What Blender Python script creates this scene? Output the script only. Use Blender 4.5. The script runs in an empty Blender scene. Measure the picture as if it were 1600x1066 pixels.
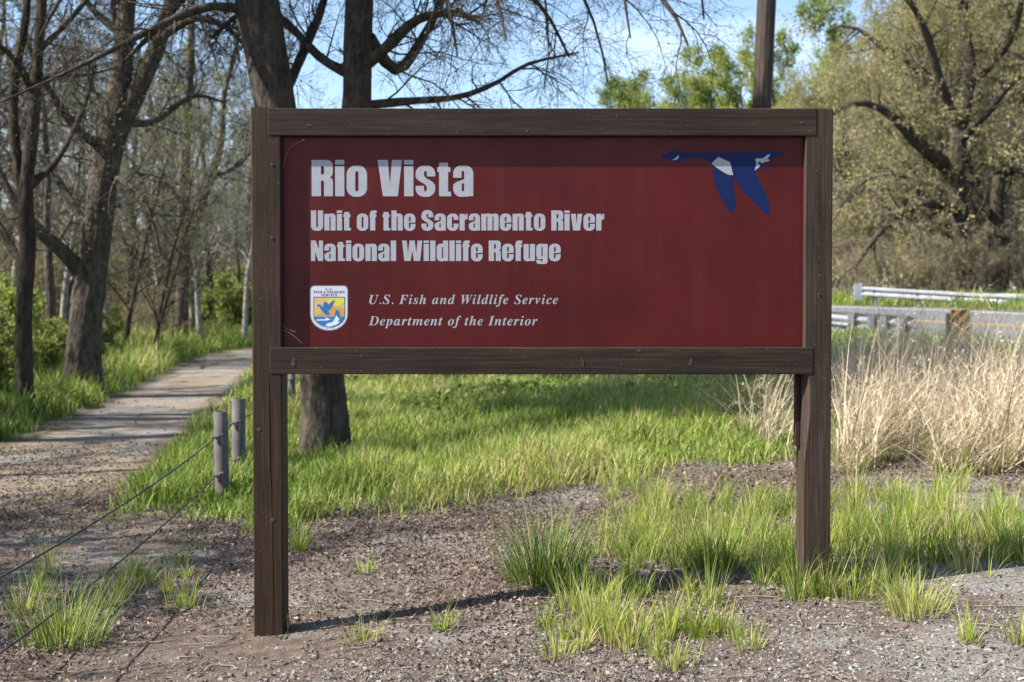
import bpy, math
import numpy as np
from math import radians, sin, cos, tan, atan, pi

# ------------------------------------------------------------------ camera, sky, sun, exposure
SC = bpy.context.scene
COL = SC.collection
EYE = 1.55
FPX, CX, CY, HORIZON = 1800.0, 800.0, 533.0, 485.0
PITCH = atan((CY - HORIZON) / FPX)
SIGN_Y = 5.45
SUN_AZ, SUN_EL = radians(75.0), radians(44.0)      # from the sign's front normal towards the left; above the ground

cam_data = bpy.data.cameras.new('camera')
cam = bpy.data.objects.new('camera', cam_data); COL.objects.link(cam)
cam.location = (0, 0, EYE); cam.rotation_euler = (pi / 2 - PITCH, 0, 0)
cam_data.sensor_width = 36.0; cam_data.lens = 36.0 * FPX / 1600.0
cam_data.clip_start = 0.05; cam_data.clip_end = 3000
cam_data.dof.use_dof = True; cam_data.dof.focus_distance = SIGN_Y; cam_data.dof.aperture_fstop = 3.2
SC.camera = cam

TO_SUN = np.array([-sin(SUN_AZ) * cos(SUN_EL), -cos(SUN_AZ) * cos(SUN_EL), sin(SUN_EL)])
sun_data = bpy.data.lights.new('sun', 'SUN')
sun_data.energy = 5.0; sun_data.angle = radians(0.53); sun_data.color = (1.0, 0.95, 0.86)
sun = bpy.data.objects.new('sun', sun_data); COL.objects.link(sun)
from mathutils import Vector
sun.rotation_euler = Vector(TO_SUN).to_track_quat('Z', 'Y').to_euler()

world = bpy.data.worlds.new('World'); SC.world = world; world.use_nodes = True
wn, wl = world.node_tree.nodes, world.node_tree.links
wn.clear()
w_out = wn.new('ShaderNodeOutputWorld'); w_bg = wn.new('ShaderNodeBackground')
w_sky = wn.new('ShaderNodeTexSky'); w_sky.sky_type = 'NISHITA'; w_sky.sun_disc = False
w_sky.sun_elevation = SUN_EL
w_sky.sun_rotation = math.atan2(TO_SUN[0], TO_SUN[1])
w_sky.air_density = 1.0; w_sky.dust_density = 0.6; w_sky.ozone_density = 1.5
w_bg.inputs['Strength'].default_value = 0.095
# thin high cloud, the same all over the sky
w_tc = wn.new('ShaderNodeTexCoord'); w_map = wn.new('ShaderNodeMapping')
w_map.inputs['Scale'].default_value = (1.0, 1.0, 3.2); w_map.inputs['Location'].default_value = (0.35, 0.2, 0.1)
w_noise = wn.new('ShaderNodeTexNoise'); w_noise.inputs['Scale'].default_value = 2.6
w_noise.inputs['Detail'].default_value = 7; w_noise.inputs['Roughness'].default_value = 0.62
w_ramp = wn.new('ShaderNodeValToRGB')
w_ramp.color_ramp.elements[0].position = 0.52; w_ramp.color_ramp.elements[1].position = 0.86
w_ramp.color_ramp.elements[1].color = (0.6, 0.6, 0.6, 1)
w_mix = wn.new('ShaderNodeMixRGB'); w_mix.inputs['Color2'].default_value = (7.2, 7.6, 8.2, 1)
wl.new(w_tc.outputs['Generated'], w_map.inputs['Vector']); wl.new(w_map.outputs['Vector'], w_noise.inputs['Vector'])
wl.new(w_noise.outputs['Fac'], w_ramp.inputs['Fac']); wl.new(w_ramp.outputs['Color'], w_mix.inputs['Fac'])
wl.new(w_sky.outputs['Color'], w_mix.inputs['Color1']); wl.new(w_mix.outputs['Color'], w_bg.inputs['Color'])
wl.new(w_bg.outputs['Background'], w_out.inputs['Surface'])

SC.render.engine = 'CYCLES'
SC.view_settings.view_transform = 'Standard'; SC.view_settings.look = 'None'
SC.view_settings.gamma = 1.0; SC.view_settings.use_curve_mapping = False
SC.view_settings.exposure = 1.45
SC.cycles.use_denoising = True
SC.cycles.max_bounces = 6; SC.cycles.diffuse_bounces = 3; SC.cycles.glossy_bounces = 2
SC.cycles.transmission_bounces = 3; SC.cycles.transparent_max_bounces = 4
SC.cycles.use_adaptive_sampling = False

# ------------------------------------------------------------------ helpers: pixels, meshes, materials
def ray(px, py):
    a, b = (px - CX) / FPX, (CY - py) / FPX
    return np.array([a, cos(PITCH) + b * sin(PITCH), -sin(PITCH) + b * cos(PITCH)])

def at_depth(px, py, y):
    d = ray(px, py); t = y / d[1]
    return np.array([d[0] * t, y, EYE + d[2] * t])

def sstep(a, b, x):
    t = np.clip((np.asarray(x, float) - a) / (b - a), 0, 1)
    return t * t * (3 - 2 * t)

def mesh_np(name, verts, faces, mat=None, tint=None, smooth=False, mat_index=None):
    """faces: list of (n,k) int arrays"""
    me = bpy.data.meshes.new(name)
    verts = np.asarray(verts, np.float32).reshape(-1, 3)
    faces = [np.asarray(f, np.int32) for f in faces if len(f)]
    me.vertices.add(len(verts)); me.vertices.foreach_set('co', verts.ravel())
    loops = np.concatenate([f.ravel() for f in faces])
    tot = np.concatenate([np.full(len(f), f.shape[1], np.int32) for f in faces])
    start = np.concatenate([[0], np.cumsum(tot)[:-1]]).astype(np.int32)
    me.loops.add(len(loops)); me.loops.foreach_set('vertex_index', loops)
    me.polygons.add(len(tot)); me.polygons.foreach_set('loop_start', start)
    mats = mat if isinstance(mat, (list, tuple)) else ([mat] if mat else [])
    for m in mats: me.materials.append(m)
    if mat_index is not None: me.polygons.foreach_set('material_index', np.asarray(mat_index, np.int32))
    me.polygons.foreach_set('use_smooth', np.full(len(tot), bool(smooth)))
    if tint is not None:
        a = me.attributes.new('tint', 'FLOAT', 'POINT'); a.data.foreach_set('value', np.asarray(tint, np.float32))
    me.update(calc_edges=True)
    return me

def link(name, me, parent=None):
    o = bpy.data.objects.new(name, me); COL.objects.link(o)
    if parent is not None: o.parent = parent
    return o

def tag(o, label=None, category=None, group=None, kind=None):
    if label: o['label'] = label
    if category: o['category'] = category
    if group: o['group'] = group
    if kind: o['kind'] = kind
    return o

def empty(name, loc, label, category, group=None):
    o = bpy.data.objects.new(name, None); COL.objects.link(o); o.location = loc
    o.empty_display_size = 0.1
    return tag(o, label, category, group)

class MB:
    """joins simple solids into one mesh"""
    def __init__(s): s.v = []; s.q = []; s.t = []; s.n = 0; s.p = []
    def add(s, v, quads=(), tris=(), polys=()):
        v = np.asarray(v, float).reshape(-1, 3)
        s.v.append(v)
        if len(quads): s.q.append(np.asarray(quads) + s.n)
        if len(tris): s.t.append(np.asarray(tris) + s.n)
        for p in polys: s.p.append([i + s.n for i in p])
        s.n += len(v); return s
    def box(s, a, b):
        (x0, y0, z0), (x1, y1, z1) = a, b
        v = [(x, y, z) for z in (z0, z1) for y in (y0, y1) for x in (x0, x1)]
        return s.add(v, [(0, 2, 3, 1), (4, 5, 7, 6), (0, 1, 5, 4), (2, 6, 7, 3), (0, 4, 6, 2), (1, 3, 7, 5)])
    def bbox(s, a, b, c=0.004):
        """box with chamfered edges"""
        (x0, y0, z0), (x1, y1, z1) = a, b
        v = []; idx = {}
        for i, x in enumerate((x0, x1)):
            for j, y in enumerate((y0, y1)):
                for k, z in enumerate((z0, z1)):
                    dx, dy, dz = (c, -c)[i], (c, -c)[j], (c, -c)[k]
                    idx[i, j, k, 0] = len(v); v.append((x, y + dy, z + dz))
                    idx[i, j, k, 1] = len(v); v.append((x + dx, y, z + dz))
                    idx[i, j, k, 2] = len(v); v.append((x + dx, y + dy, z))
        q = []; t = []
        for i in (0, 1):
            q.append([idx[i, 0, 0, 0], idx[i, 1, 0, 0], idx[i, 1, 1, 0], idx[i, 0, 1, 0]])
            q.append([idx[0, i, 0, 1], idx[1, i, 0, 1], idx[1, i, 1, 1], idx[0, i, 1, 1]])
            q.append([idx[0, 0, i, 2], idx[1, 0, i, 2], idx[1, 1, i, 2], idx[0, 1, i, 2]])
        for i in (0, 1):
            for j in (0, 1):
                q.append([idx[i, j, 0, 0], idx[i, j, 1, 0], idx[i, j, 1, 1], idx[i, j, 0, 1]])
                q.append([idx[i, 0, j, 0], idx[i, 1, j, 0], idx[i, 1, j, 2], idx[i, 0, j, 2]])
                q.append([idx[0, i, j, 1], idx[1, i, j, 1], idx[1, i, j, 2], idx[0, i, j, 2]])
                for k in (0, 1): t.append([idx[i, j, k, 0], idx[i, j, k, 1], idx[i, j, k, 2]])
        return s.add(v, q, t)
    def tube(s, pts, rad, k=10, caps=True):
        pts = np.asarray(pts, float); rad = np.broadcast_to(np.asarray(rad, float), (len(pts),))
        v, f = tubes(pts[None], rad[None], k)
        base = s.n; s.add(v, f)
        if caps:
            s.p.append([base + i for i in range(k)][::-1]); s.p.append([base + (len(pts) - 1) * k + i for i in range(k)])
        return s
    def mesh(s, name, mat, smooth=False, fix=True):
        v = np.concatenate(s.v)
        fs = []
        if s.q: fs.append(np.concatenate(s.q))
        if s.t: fs.append(np.concatenate(s.t))
        for p in s.p: fs.append(np.array([p]))
        me = mesh_np(name, v, fs, mat, smooth=smooth)
        if fix:
            import bmesh
            bm = bmesh.new(); bm.from_mesh(me); bmesh.ops.recalc_face_normals(bm, faces=bm.faces)
            bm.to_mesh(me); bm.free()
        if smooth:
            try: me.set_sharp_from_angle(angle=radians(40))
            except Exception: pass
        return me
    def obj(s, name, mat, parent=None, smooth=False):
        return link(name, s.mesh(name, mat, smooth), parent)

def tubes(P, R, k):
    """P (N,m,3), R (N,m) -> verts, quads"""
    N, m = P.shape[:2]
    T = np.gradient(P, axis=1)
    T /= np.linalg.norm(T, axis=2, keepdims=True) + 1e-9
    mean = T.mean(axis=1, keepdims=True)
    ref = np.where(np.abs(mean[..., 2:3]) > 0.8, np.array([1.0, 0.13, 0]), np.array([0.05, 0.0, 1.0]))
    U = np.cross(T, np.broadcast_to(ref, T.shape)); U /= np.linalg.norm(U, axis=2, keepdims=True) + 1e-9
    W = np.cross(T, U)
    a = np.arange(k) * 2 * pi / k
    V = P[:, :, None] + R[:, :, None, None] * (np.cos(a)[None, None, :, None] * U[:, :, None] + np.sin(a)[None, None, :, None] * W[:, :, None])
    n, i, j = np.meshgrid(np.arange(N), np.arange(m - 1), np.arange(k), indexing='ij')
    b = (n * m + i) * k
    q = np.stack([b + j, b + (j + 1) % k, b + k + (j + 1) % k, b + k + j], -1).reshape(-1, 4)
    return V.reshape(-1, 3), q

def ribbons(base, head, lean, height, width, bend, seg=4, rng=None):
    """grass blades: base (N,3), head angle, lean (rad from upright at root), bend (extra lean at tip)"""
    N = len(base)
    ds = 1.0 / seg
    P = np.zeros((N, seg + 1, 3)); P[:, 0] = base
    for i in range(seg):
        th = np.clip(lean + bend * ((i + 0.5) * ds) ** 1.3, 0, 2.6)
        d = np.stack([np.sin(th) * np.cos(head), np.sin(th) * np.sin(head), np.cos(th)], -1)
        P[:, i + 1] = P[:, i] + d * (height * ds)[:, None]
    fa = head + pi / 2 + rng.uniform(-0.9, 0.9, N)
    side = np.stack([np.cos(fa), np.sin(fa), np.zeros(N)], -1)
    wprof = np.array([0.8, 1.0, 0.85, 0.55, 0.3, 0.2, 0.1])[:seg]
    L = P[:, :seg] - side[:, None] * (width[:, None] * wprof / 2)[..., None]
    Rr = P[:, :seg] + side[:, None] * (width[:, None] * wprof / 2)[..., None]
    V = np.concatenate([np.stack([L, Rr], 2).reshape(N, seg * 2, 3), P[:, seg:]], 1)
    nv = seg * 2 + 1
    b = (np.arange(N) * nv)[:, None]
    q = np.concatenate([b + np.array([2 * i, 2 * i + 1, 2 * i + 3, 2 * i + 2]) for i in range(seg - 1)], 0)
    t = b + np.array([2 * seg - 2, 2 * seg - 1, 2 * seg])
    return V.reshape(-1, 3), q, t, nv

def quads_at(C, size, rng, aspect=0.6, up=0.0, pinch=True):
    """leaf shaped quads with random attitudes"""
    N = len(C)
    n = rng.normal(size=(N, 3)); n[:, 2] = n[:, 2] * (1 - up) + up * 2.0
    n /= np.linalg.norm(n, axis=1, keepdims=True) + 1e-9
    r = rng.normal(size=(N, 3))
    u = np.cross(n, r); u /= np.linalg.norm(u, axis=1, keepdims=True) + 1e-9
    w = np.cross(n, u)
    s = np.broadcast_to(size, (N,))[:, None]
    c = n * s * rng.uniform(-0.18, 0.18, (N, 1))
    V = np.stack([C - u * s * 0.5, C + w * s * 0.5 * aspect + c, C + u * s * 0.5, C - w * s * 0.5 * aspect + c], 1)
    return V.reshape(-1, 3), np.arange(N * 4).reshape(N, 4)

def nodes_mat(name):
    m = bpy.data.materials.new(name); m.use_nodes = True
    nt = m.node_tree; b = nt.nodes['Principled BSDF']
    return m, nt.nodes, nt.links, b

def ramp_node(n, stops):
    r = n.new('ShaderNodeValToRGB'); e = r.color_ramp.elements
    while len(e) < len(stops): e.new(0.5)
    for i, (p, c) in enumerate(stops):
        e[i].position = p; e[i].color = (*c, 1)
    return r

def plain(name, color, rough=0.6, metal=0.0, spec=0.5):
    m, n, l, b = nodes_mat(name)
    b.inputs['Base Color'].default_value = (*color, 1); b.inputs['Roughness'].default_value = rough
    b.inputs['Metallic'].default_value = metal; b.inputs['Specular IOR Level'].default_value = spec
    return m

def noisy(name, stops, scale=8.0, detail=6, rough=0.8, bump=0.2, bscale=None, stretch=(1, 1, 1), metal=0.0, spec=0.3, dist=0.002):
    m, n, l, b = nodes_mat(name)
    tc = n.new('ShaderNodeTexCoord'); mp = n.new('ShaderNodeMapping'); mp.inputs['Scale'].default_value = stretch
    l.new(tc.outputs['Object'], mp.inputs['Vector'])
    t = n.new('ShaderNodeTexNoise'); t.inputs['Scale'].default_value = scale; t.inputs['Detail'].default_value = detail
    t.inputs['Roughness'].default_value = 0.65
    l.new(mp.outputs['Vector'], t.inputs['Vector'])
    r = ramp_node(n, stops); l.new(t.outputs['Fac'], r.inputs['Fac']); l.new(r.outputs['Color'], b.inputs['Base Color'])
    t2 = n.new('ShaderNodeTexNoise'); t2.inputs['Scale'].default_value = bscale or scale * 3; t2.inputs['Detail'].default_value = 8
    l.new(mp.outputs['Vector'], t2.inputs['Vector'])
    bp = n.new('ShaderNodeBump'); bp.inputs['Strength'].default_value = bump; bp.inputs['Distance'].default_value = dist
    l.new(t2.outputs['Fac'], bp.inputs['Height']); l.new(bp.outputs['Normal'], b.inputs['Normal'])
    b.inputs['Roughness'].default_value = rough; b.inputs['Metallic'].default_value = metal
    b.inputs['Specular IOR Level'].default_value = spec
    return m

def leafy(name, stops, trans=0.35, rough=0.55, spec=0.25):
    """leaf or blade: colour from the per-piece tint, light shines through"""
    m, n, l, b = nodes_mat(name)
    at = n.new('ShaderNodeAttribute'); at.attribute_name = 'tint'
    r = ramp_node(n, stops); l.new(at.outputs['Fac'], r.inputs['Fac'])
    l.new(r.outputs['Color'], b.inputs['Base Color'])
    b.inputs['Roughness'].default_value = rough; b.inputs['Specular IOR Level'].default_value = spec
    tr = n.new('ShaderNodeBsdfTranslucent'); l.new(r.outputs['Color'], tr.inputs['Color'])
    mx = n.new('ShaderNodeMixShader'); mx.inputs['Fac'].default_value = trans
    out = [x for x in n if x.type == 'OUTPUT_MATERIAL'][0]
    l.new(b.outputs['BSDF'], mx.inputs[1]); l.new(tr.outputs['BSDF'], mx.inputs[2]); l.new(mx.outputs['Shader'], out.inputs['Surface'])
    return m

def wood(name, axis, stops, seed=0.0):
    """stained timber, grain along one axis"""
    m, n, l, b = nodes_mat(name)
    tc = n.new('ShaderNodeTexCoord'); mp = n.new('ShaderNodeMapping')
    sc = [70.0, 70.0, 70.0]; sc[axis] = 1.6
    mp.inputs['Scale'].default_value = sc; mp.inputs['Location'].default_value = (seed, seed * 1.7, seed * 0.6)
    l.new(tc.outputs['Object'], mp.inputs['Vector'])
    t = n.new('ShaderNodeTexNoise'); t.inputs['Scale'].default_value = 1.6; t.inputs['Detail'].default_value = 9
    t.inputs['Roughness'].default_value = 0.7; t.inputs['Distortion'].default_value = 0.6
    l.new(mp.outputs['Vector'], t.inputs['Vector'])
    # large blotches of stain
    t2 = n.new('ShaderNodeTexNoise'); t2.inputs['Scale'].default_value = 3.5; t2.inputs['Detail'].default_value = 4
    mp2 = n.new('ShaderNodeMapping'); s2 = [0.9, 0.9, 0.9]; s2[axis] = 0.55; mp2.inputs['Scale'].default_value = s2
    mp2.inputs['Location'].default_value = (seed, 0, seed)
    l.new(tc.outputs['Object'], mp2.inputs['Vector']); l.new(mp2.outputs['Vector'], t2.inputs['Vector'])
    r = ramp_node(n, stops); l.new(t.outputs['Fac'], r.inputs['Fac'])
    mx = n.new('ShaderNodeMixRGB'); mx.blend_type = 'MULTIPLY'; mx.inputs['Fac'].default_value = 0.75
    r2 = ramp_node(n, [(0.3, (0.62, 0.6, 0.6)), (0.7, (1.25, 1.2, 1.15))]); l.new(t2.outputs['Fac'], r2.inputs['Fac'])
    l.new(r.outputs['Color'], mx.inputs['Color1']); l.new(r2.outputs['Color'], mx.inputs['Color2'])
    # pale specks and scuffs
    v = n.new('ShaderNodeTexNoise'); v.inputs['Scale'].default_value = 90; v.inputs['Detail'].default_value = 2
    l.new(tc.outputs['Object'], v.inputs['Vector'])
    rv = ramp_node(n, [(0.70, (0, 0, 0)), (0.76, (0.5, 0.5, 0.5))]); l.new(v.outputs['Fac'], rv.inputs['Fac'])
    mx2 = n.new('ShaderNodeMixRGB'); mx2.inputs['Color2'].default_value = (0.20, 0.18, 0.16, 1)
    l.new(rv.outputs['Color'], mx2.inputs['Fac']); l.new(mx.outputs['Color'], mx2.inputs['Color1'])
    l.new(mx2.outputs['Color'], b.inputs['Base Color'])
    bp = n.new('ShaderNodeBump'); bp.inputs['Strength'].default_value = 0.28; bp.inputs['Distance'].default_value = 0.0015
    l.new(t.outputs['Fac'], bp.inputs['Height']); l.new(bp.outputs['Normal'], b.inputs['Normal'])
    b.inputs['Roughness'].default_value = 0.68; b.inputs['Specular IOR Level'].default_value = 0.2
    return m

# ------------------------------------------------------------------ terrain
ROAD_PTS = np.array([(34, -4), (22, 12), (16.2, 20), (12.3, 26.5), (8.6, 33), (5.2, 42), (3.0, 58), (1.5, 90), (0.5, 160), (0, 300)], float)
ROAD_Z = np.array([0.2, 0.72, 0.95, 1.15, 1.40, 1.55, 1.55, 1.5, 1.5, 1.5])
def catmull(p, n):
    p = np.asarray(p, float); out = []
    q = np.vstack([2 * p[0] - p[1], p, 2 * p[-1] - p[-2]])
    for i in range(1, len(q) - 2):
        for t in np.linspace(0, 1, n, endpoint=False):
            a, b, c, d = q[i - 1], q[i], q[i + 1], q[i + 2]
            out.append(0.5 * (2 * b + (c - a) * t + (2 * a - 5 * b + 4 * c - d) * t * t + (3 * b - a - 3 * c + d) * t ** 3))
    out.append(q[-2]); return np.array(out)
RC = catmull(np.column_stack([ROAD_PTS, ROAD_Z]), 14)
RT = np.gradient(RC[:, :2], axis=0); RT /= np.linalg.norm(RT, axis=1, keepdims=True)
RN = np.column_stack([-RT[:, 1], RT[:, 0]])          # towards the trail side
ROAD_HW = 4.4
def road_sd(x, y):
    """signed distance to the road's centre (positive on the trail side) and road level there"""
    x = np.asarray(x, float).ravel(); y = np.asarray(y, float).ravel()
    best = np.full(x.shape, 1e18); ii = np.zeros(x.shape, int)
    for i in range(len(RC)):
        d = (x - RC[i, 0]) ** 2 + (y - RC[i, 1]) ** 2
        m = d < best; best[m] = d[m]; ii[m] = i
    dx, dy = x - RC[ii, 0], y - RC[ii, 1]
    sd = dx * RN[ii, 0] + dy * RN[ii, 1]
    dist = np.sqrt(best) * np.sign(np.where(sd == 0, 1, sd))
    return dist, RC[ii, 2]

def H(x, y):
    shp = np.broadcast(np.asarray(x), np.asarray(y)).shape
    x = np.broadcast_to(np.asarray(x, float), shp).ravel(); y = np.broadcast_to(np.asarray(y, float), shp).ravel()
    s = np.interp(x, [-60, -3, -1.9, -1.16, 1.45, 3, 6, 12, 60], [-0.06, -0.06, -0.04, 0.0, 0.195, 0.29, 0.40, 0.5, 0.5])
    s = s * (1 - 0.45 * sstep(11, 24, y)) + 0.012 * np.clip(y - 14, 0, 60)
    s = s + 0.012 * np.sin(x * 2.1 + 0.7 * y) * np.sin(1.7 * y - 0.4 * x) + 0.006 * np.sin(5.3 * x + 1.0) * np.sin(4.7 * y) \
        + 0.05 * np.sin(0.33 * x + 1) * np.sin(0.29 * y + 0.5) * sstep(10, 20, y)
    d, rz = road_sd(x, y)
    lvl = rz - 0.05 * np.clip(d, -ROAD_HW - 2.5, ROAD_HW + 1.0) - 0.07 * sstep(-ROAD_HW - 1.4, -ROAD_HW - 0.1, d) * (1 - sstep(ROAD_HW + 0.1, ROAD_HW + 1.2, d))
    w = 1 - sstep(ROAD_HW + 0.9, ROAD_HW + 7.5, d)
    w = np.where(y < 2, w * sstep(-12, 2, y), w)
    h = s * (1 - w) + lvl * w
    return h.reshape(shp)
def h1(x, y): return float(H(np.array([x]), np.array([y]))[0])

_T = np.concatenate([np.linspace(2, 14, 240), np.linspace(14.1, 120, 500)])
def ground_at(px, py):
    d = ray(px, py); x, y, z = d[0] * _T, d[1] * _T, EYE + d[2] * _T
    below = z - H(x, y) < 0
    i = int(np.argmax(below)) if below.any() else len(_T) - 1
    return np.array([x[i], y[i], h1(x[i], y[i])])

PATH_Y = np.array([-6, 4, 7, 10, 13, 18, 25, 33, 44, 60, 80])
PATH_X = np.array([-5.4, -4.6, -4.5, -4.6, -4.85, -5.6, -6.8, -7.8, -7.6, -4.0, 6.0])
PATH_W = np.array([1.5, 1.4, 1.3, 1.2, 1.1, 1.05, 1.1, 1.2, 1.3, 1.4, 1.5])
def path_d(x, y): return np.abs(x - np.interp(y, PATH_Y, PATH_X)) - np.interp(y, PATH_Y, PATH_W)

LAWN_PX = [(205, 795), (330, 800), (440, 828), (600, 812), (700, 788), (800, 760), (1000, 742), (1240, 722)]
_lw = np.array([ground_at(*p) for p in LAWN_PX]); _lw = _lw[np.argsort(_lw[:, 0])]
def wob(x, y): return 0.22 * np.sin(1.9 * x + 0.8) + 0.13 * np.sin(4.3 * x + 1.1 * y) + 0.1 * np.sin(7.7 * x - 2.0 * y)
def lawn(x, y):
    yf = np.interp(x, np.concatenate([[-8, -3.9], _lw[:, 0], [4.0, 8.0]]), np.concatenate([[12.0, 11.5], _lw[:, 1], [11.2, 12.5]]))
    a = sstep(-0.7, 1.3, y + 1.5 * wob(x, y) - yf)
    a = a * sstep(-0.15, 0.25, path_d(x, y) + 0.12 * np.sin(3.1 * y) + 0.08 * np.sin(7.3 * y))
    d, _ = road_sd(x, y)
    return a * sstep(ROAD_HW + 0.2, ROAD_HW + 0.9, np.abs(d)).reshape(np.shape(a))

# ------------------------------------------------------------------ ground, path, road
def ground_material():
    m, n, l, b = nodes_mat('ground_soil')
    tc = n.new('ShaderNodeTexCoord'); at = n.new('ShaderNodeAttribute'); at.attribute_name = 'tint'
    def noise(s, d=6, r=0.6):
        t = n.new('ShaderNodeTexNoise'); t.inputs['Scale'].default_value = s; t.inputs['Detail'].default_value = d; t.inputs['Roughness'].default_value = r
        l.new(tc.outputs['Object'], t.inputs['Vector']); return t
    big, mid, fine = noise(0.9, 5), noise(11, 8, 0.7), noise(70, 6, 0.7)
    soil = ramp_node(n, [(0.3, (0.065, 0.046, 0.036)), (0.5, (0.12, 0.09, 0.072)), (0.7, (0.19, 0.148, 0.122))]); l.new(mid.outputs['Fac'], soil.inputs['Fac'])
    grav = ramp_node(n, [(0.3, (0.12, 0.11, 0.10)), (0.52, (0.21, 0.193, 0.175)), (0.72, (0.33, 0.305, 0.28))]); l.new(fine.outputs['Fac'], grav.inputs['Fac'])
    gm = ramp_node(n, [(0.52, (0, 0, 0)), (0.60, (1, 1, 1))]); l.new(big.outputs['Fac'], gm.inputs['Fac'])
    mx = n.new('ShaderNodeMixRGB'); l.new(gm.outputs['Color'], mx.inputs['Fac']); l.new(soil.outputs['Color'], mx.inputs['Color1']); l.new(grav.outputs['Color'], mx.inputs['Color2'])
    gr = ramp_node(n, [(0.3, (0.045, 0.065, 0.02)), (0.55, (0.085, 0.12, 0.03)), (0.75, (0.17, 0.16, 0.07))]); l.new(mid.outputs['Fac'], gr.inputs['Fac'])
    mx2 = n.new('ShaderNodeMixRGB'); l.new(at.outputs['Fac'], mx2.inputs['Fac']); l.new(mx.outputs['Color'], mx2.inputs['Color1']); l.new(gr.outputs['Color'], mx2.inputs['Color2'])
    l.new(mx2.outputs['Color'], b.inputs['Base Color'])
    ad = n.new('ShaderNodeMath'); ad.operation = 'ADD'; l.new(mid.outputs['Fac'], ad.inputs[0]); l.new(fine.outputs['Fac'], ad.inputs[1])
    bp = n.new('ShaderNodeBump'); bp.inputs['Strength'].default_value = 0.9; bp.inputs['Distance'].default_value = 0.02
    l.new(ad.outputs[0], bp.inputs['Height']); l.new(bp.outputs['Normal'], b.inputs['Normal'])
    b.inputs['Roughness'].default_value = 0.95; b.inputs['Specular IOR Level'].default_value = 0.15
    return m

def build_ground():
    u = np.linspace(-1, 1, 321)
    xs = 26 * u + 780 * np.abs(u) ** 5 * np.sign(u)
    w = np.linspace(0, 1, 381)
    ys = 1.0 + 39 * w + 960 * w ** 6
    ys = np.concatenate([-np.geomspace(400, 1.2, 40), np.array([-0.6, 0.0, 0.5]), ys])
    X, Y = np.meshgrid(xs, ys); Z = H(X, Y)
    far = np.hypot(X, Y)
    Z = Z * 1.0
    V = np.stack([X, Y, Z], -1).reshape(-1, 3)
    nx, ny = len(xs), len(ys)
    i, j = np.meshgrid(np.arange(ny - 1), np.arange(nx - 1), indexing='ij'); b = (i * nx + j).ravel()
    q = np.stack([b, b + 1, b + nx + 1, b + nx], -1)
    me = mesh_np('ground', V, [q], ground_material(), tint=lawn(X.ravel(), Y.ravel()), smooth=True)
    tag(link('ground', me), kind='structure')
build_ground()

def strip(name, ys_c, left, right, zf, mat, across=9):
    """sheet between two edge polylines laid on the terrain"""
    t = np.linspace(0, 1, across)
    X = left[:, None, 0] * (1 - t) + right[:, None, 0] * t; Y = left[:, None, 1] * (1 - t) + right[:, None, 1] * t
    Z = zf(X, Y); n = len(left)
    i, j = np.meshgrid(np.arange(n - 1), np.arange(across - 1), indexing='ij'); b = (i * across + j).ravel()
    q = np.stack([b, b + 1, b + across + 1, b + across], -1)
    e = np.broadcast_to(0.65 * sstep(0.45, 1.0, np.abs(2 * t - 1)), X.shape) + 0.3 * (1 - sstep(9.5, 14, Y))
    return mesh_np(name, np.stack([X, Y, Z], -1).reshape(-1, 3), [q], mat, tint=np.clip(e, 0, 1).ravel(), smooth=True)

def path_material():
    m, n, l, b = nodes_mat('trail_gravel')
    tc = n.new('ShaderNodeTexCoord')
    def noise(s, d=6, r=0.6):
        t = n.new('ShaderNodeTexNoise'); t.inputs['Scale'].default_value = s; t.inputs['Detail'].default_value = d; t.inputs['Roughness'].default_value = r
        l.new(tc.outputs['Object'], t.inputs['Vector']); return t
    big, fine = noise(0.55, 5), noise(38, 7, 0.7)
    g = ramp_node(n, [(0.3, (0.13, 0.118, 0.102)), (0.55, (0.215, 0.197, 0.172)), (0.75, (0.31, 0.288, 0.258))]); l.new(fine.outputs['Fac'], g.inputs['Fac'])
    s = ramp_node(n, [(0.3, (0.12, 0.085, 0.056)), (0.6, (0.20, 0.145, 0.10)), (0.8, (0.27, 0.205, 0.15))]); l.new(fine.outputs['Fac'], s.inputs['Fac'])
    k = ramp_node(n, [(0.44, (0, 0, 0)), (0.6, (0.85, 0.85, 0.85))]); l.new(big.outputs['Fac'], k.inputs['Fac'])
    mx = n.new('ShaderNodeMixRGB'); l.new(k.outputs['Color'], mx.inputs['Fac']); l.new(g.outputs['Color'], mx.inputs['Color1']); l.new(s.outputs['Color'], mx.inputs['Color2'])
    at = n.new('ShaderNodeAttribute'); at.attribute_name = 'tint'; pat = noise(2.6, 8, 0.75)
    sm = n.new('ShaderNodeMath'); sm.operation = 'ADD'; l.new(at.outputs['Fac'], sm.inputs[0]); l.new(pat.outputs['Fac'], sm.inputs[1])
    em = ramp_node(n, [(0.72, (0, 0, 0)), (0.98, (1, 1, 1))]); l.new(sm.outputs[0], em.inputs['Fac'])
    so = ramp_node(n, [(0.3, (0.075, 0.06, 0.042)), (0.55, (0.13, 0.11, 0.07)), (0.75, (0.21, 0.17, 0.125))]); l.new(fine.outputs['Fac'], so.inputs['Fac'])
    mxe = n.new('ShaderNodeMixRGB'); l.new(em.outputs['Color'], mxe.inputs['Fac']); l.new(mx.outputs['Color'], mxe.inputs['Color1']); l.new(so.outputs['Color'], mxe.inputs['Color2'])
    l.new(mxe.outputs['Color'], b.inputs['Base Color'])
    bp = n.new('ShaderNodeBump'); bp.inputs['Strength'].default_value = 0.8; bp.inputs['Distance'].default_value = 0.012
    l.new(fine.outputs['Fac'], bp.inputs['Height']); l.new(bp.outputs['Normal'], b.inputs['Normal'])
    b.inputs['Roughness'].default_value = 0.95; b.inputs['Specular IOR Level'].default_value = 0.15
    return m
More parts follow.
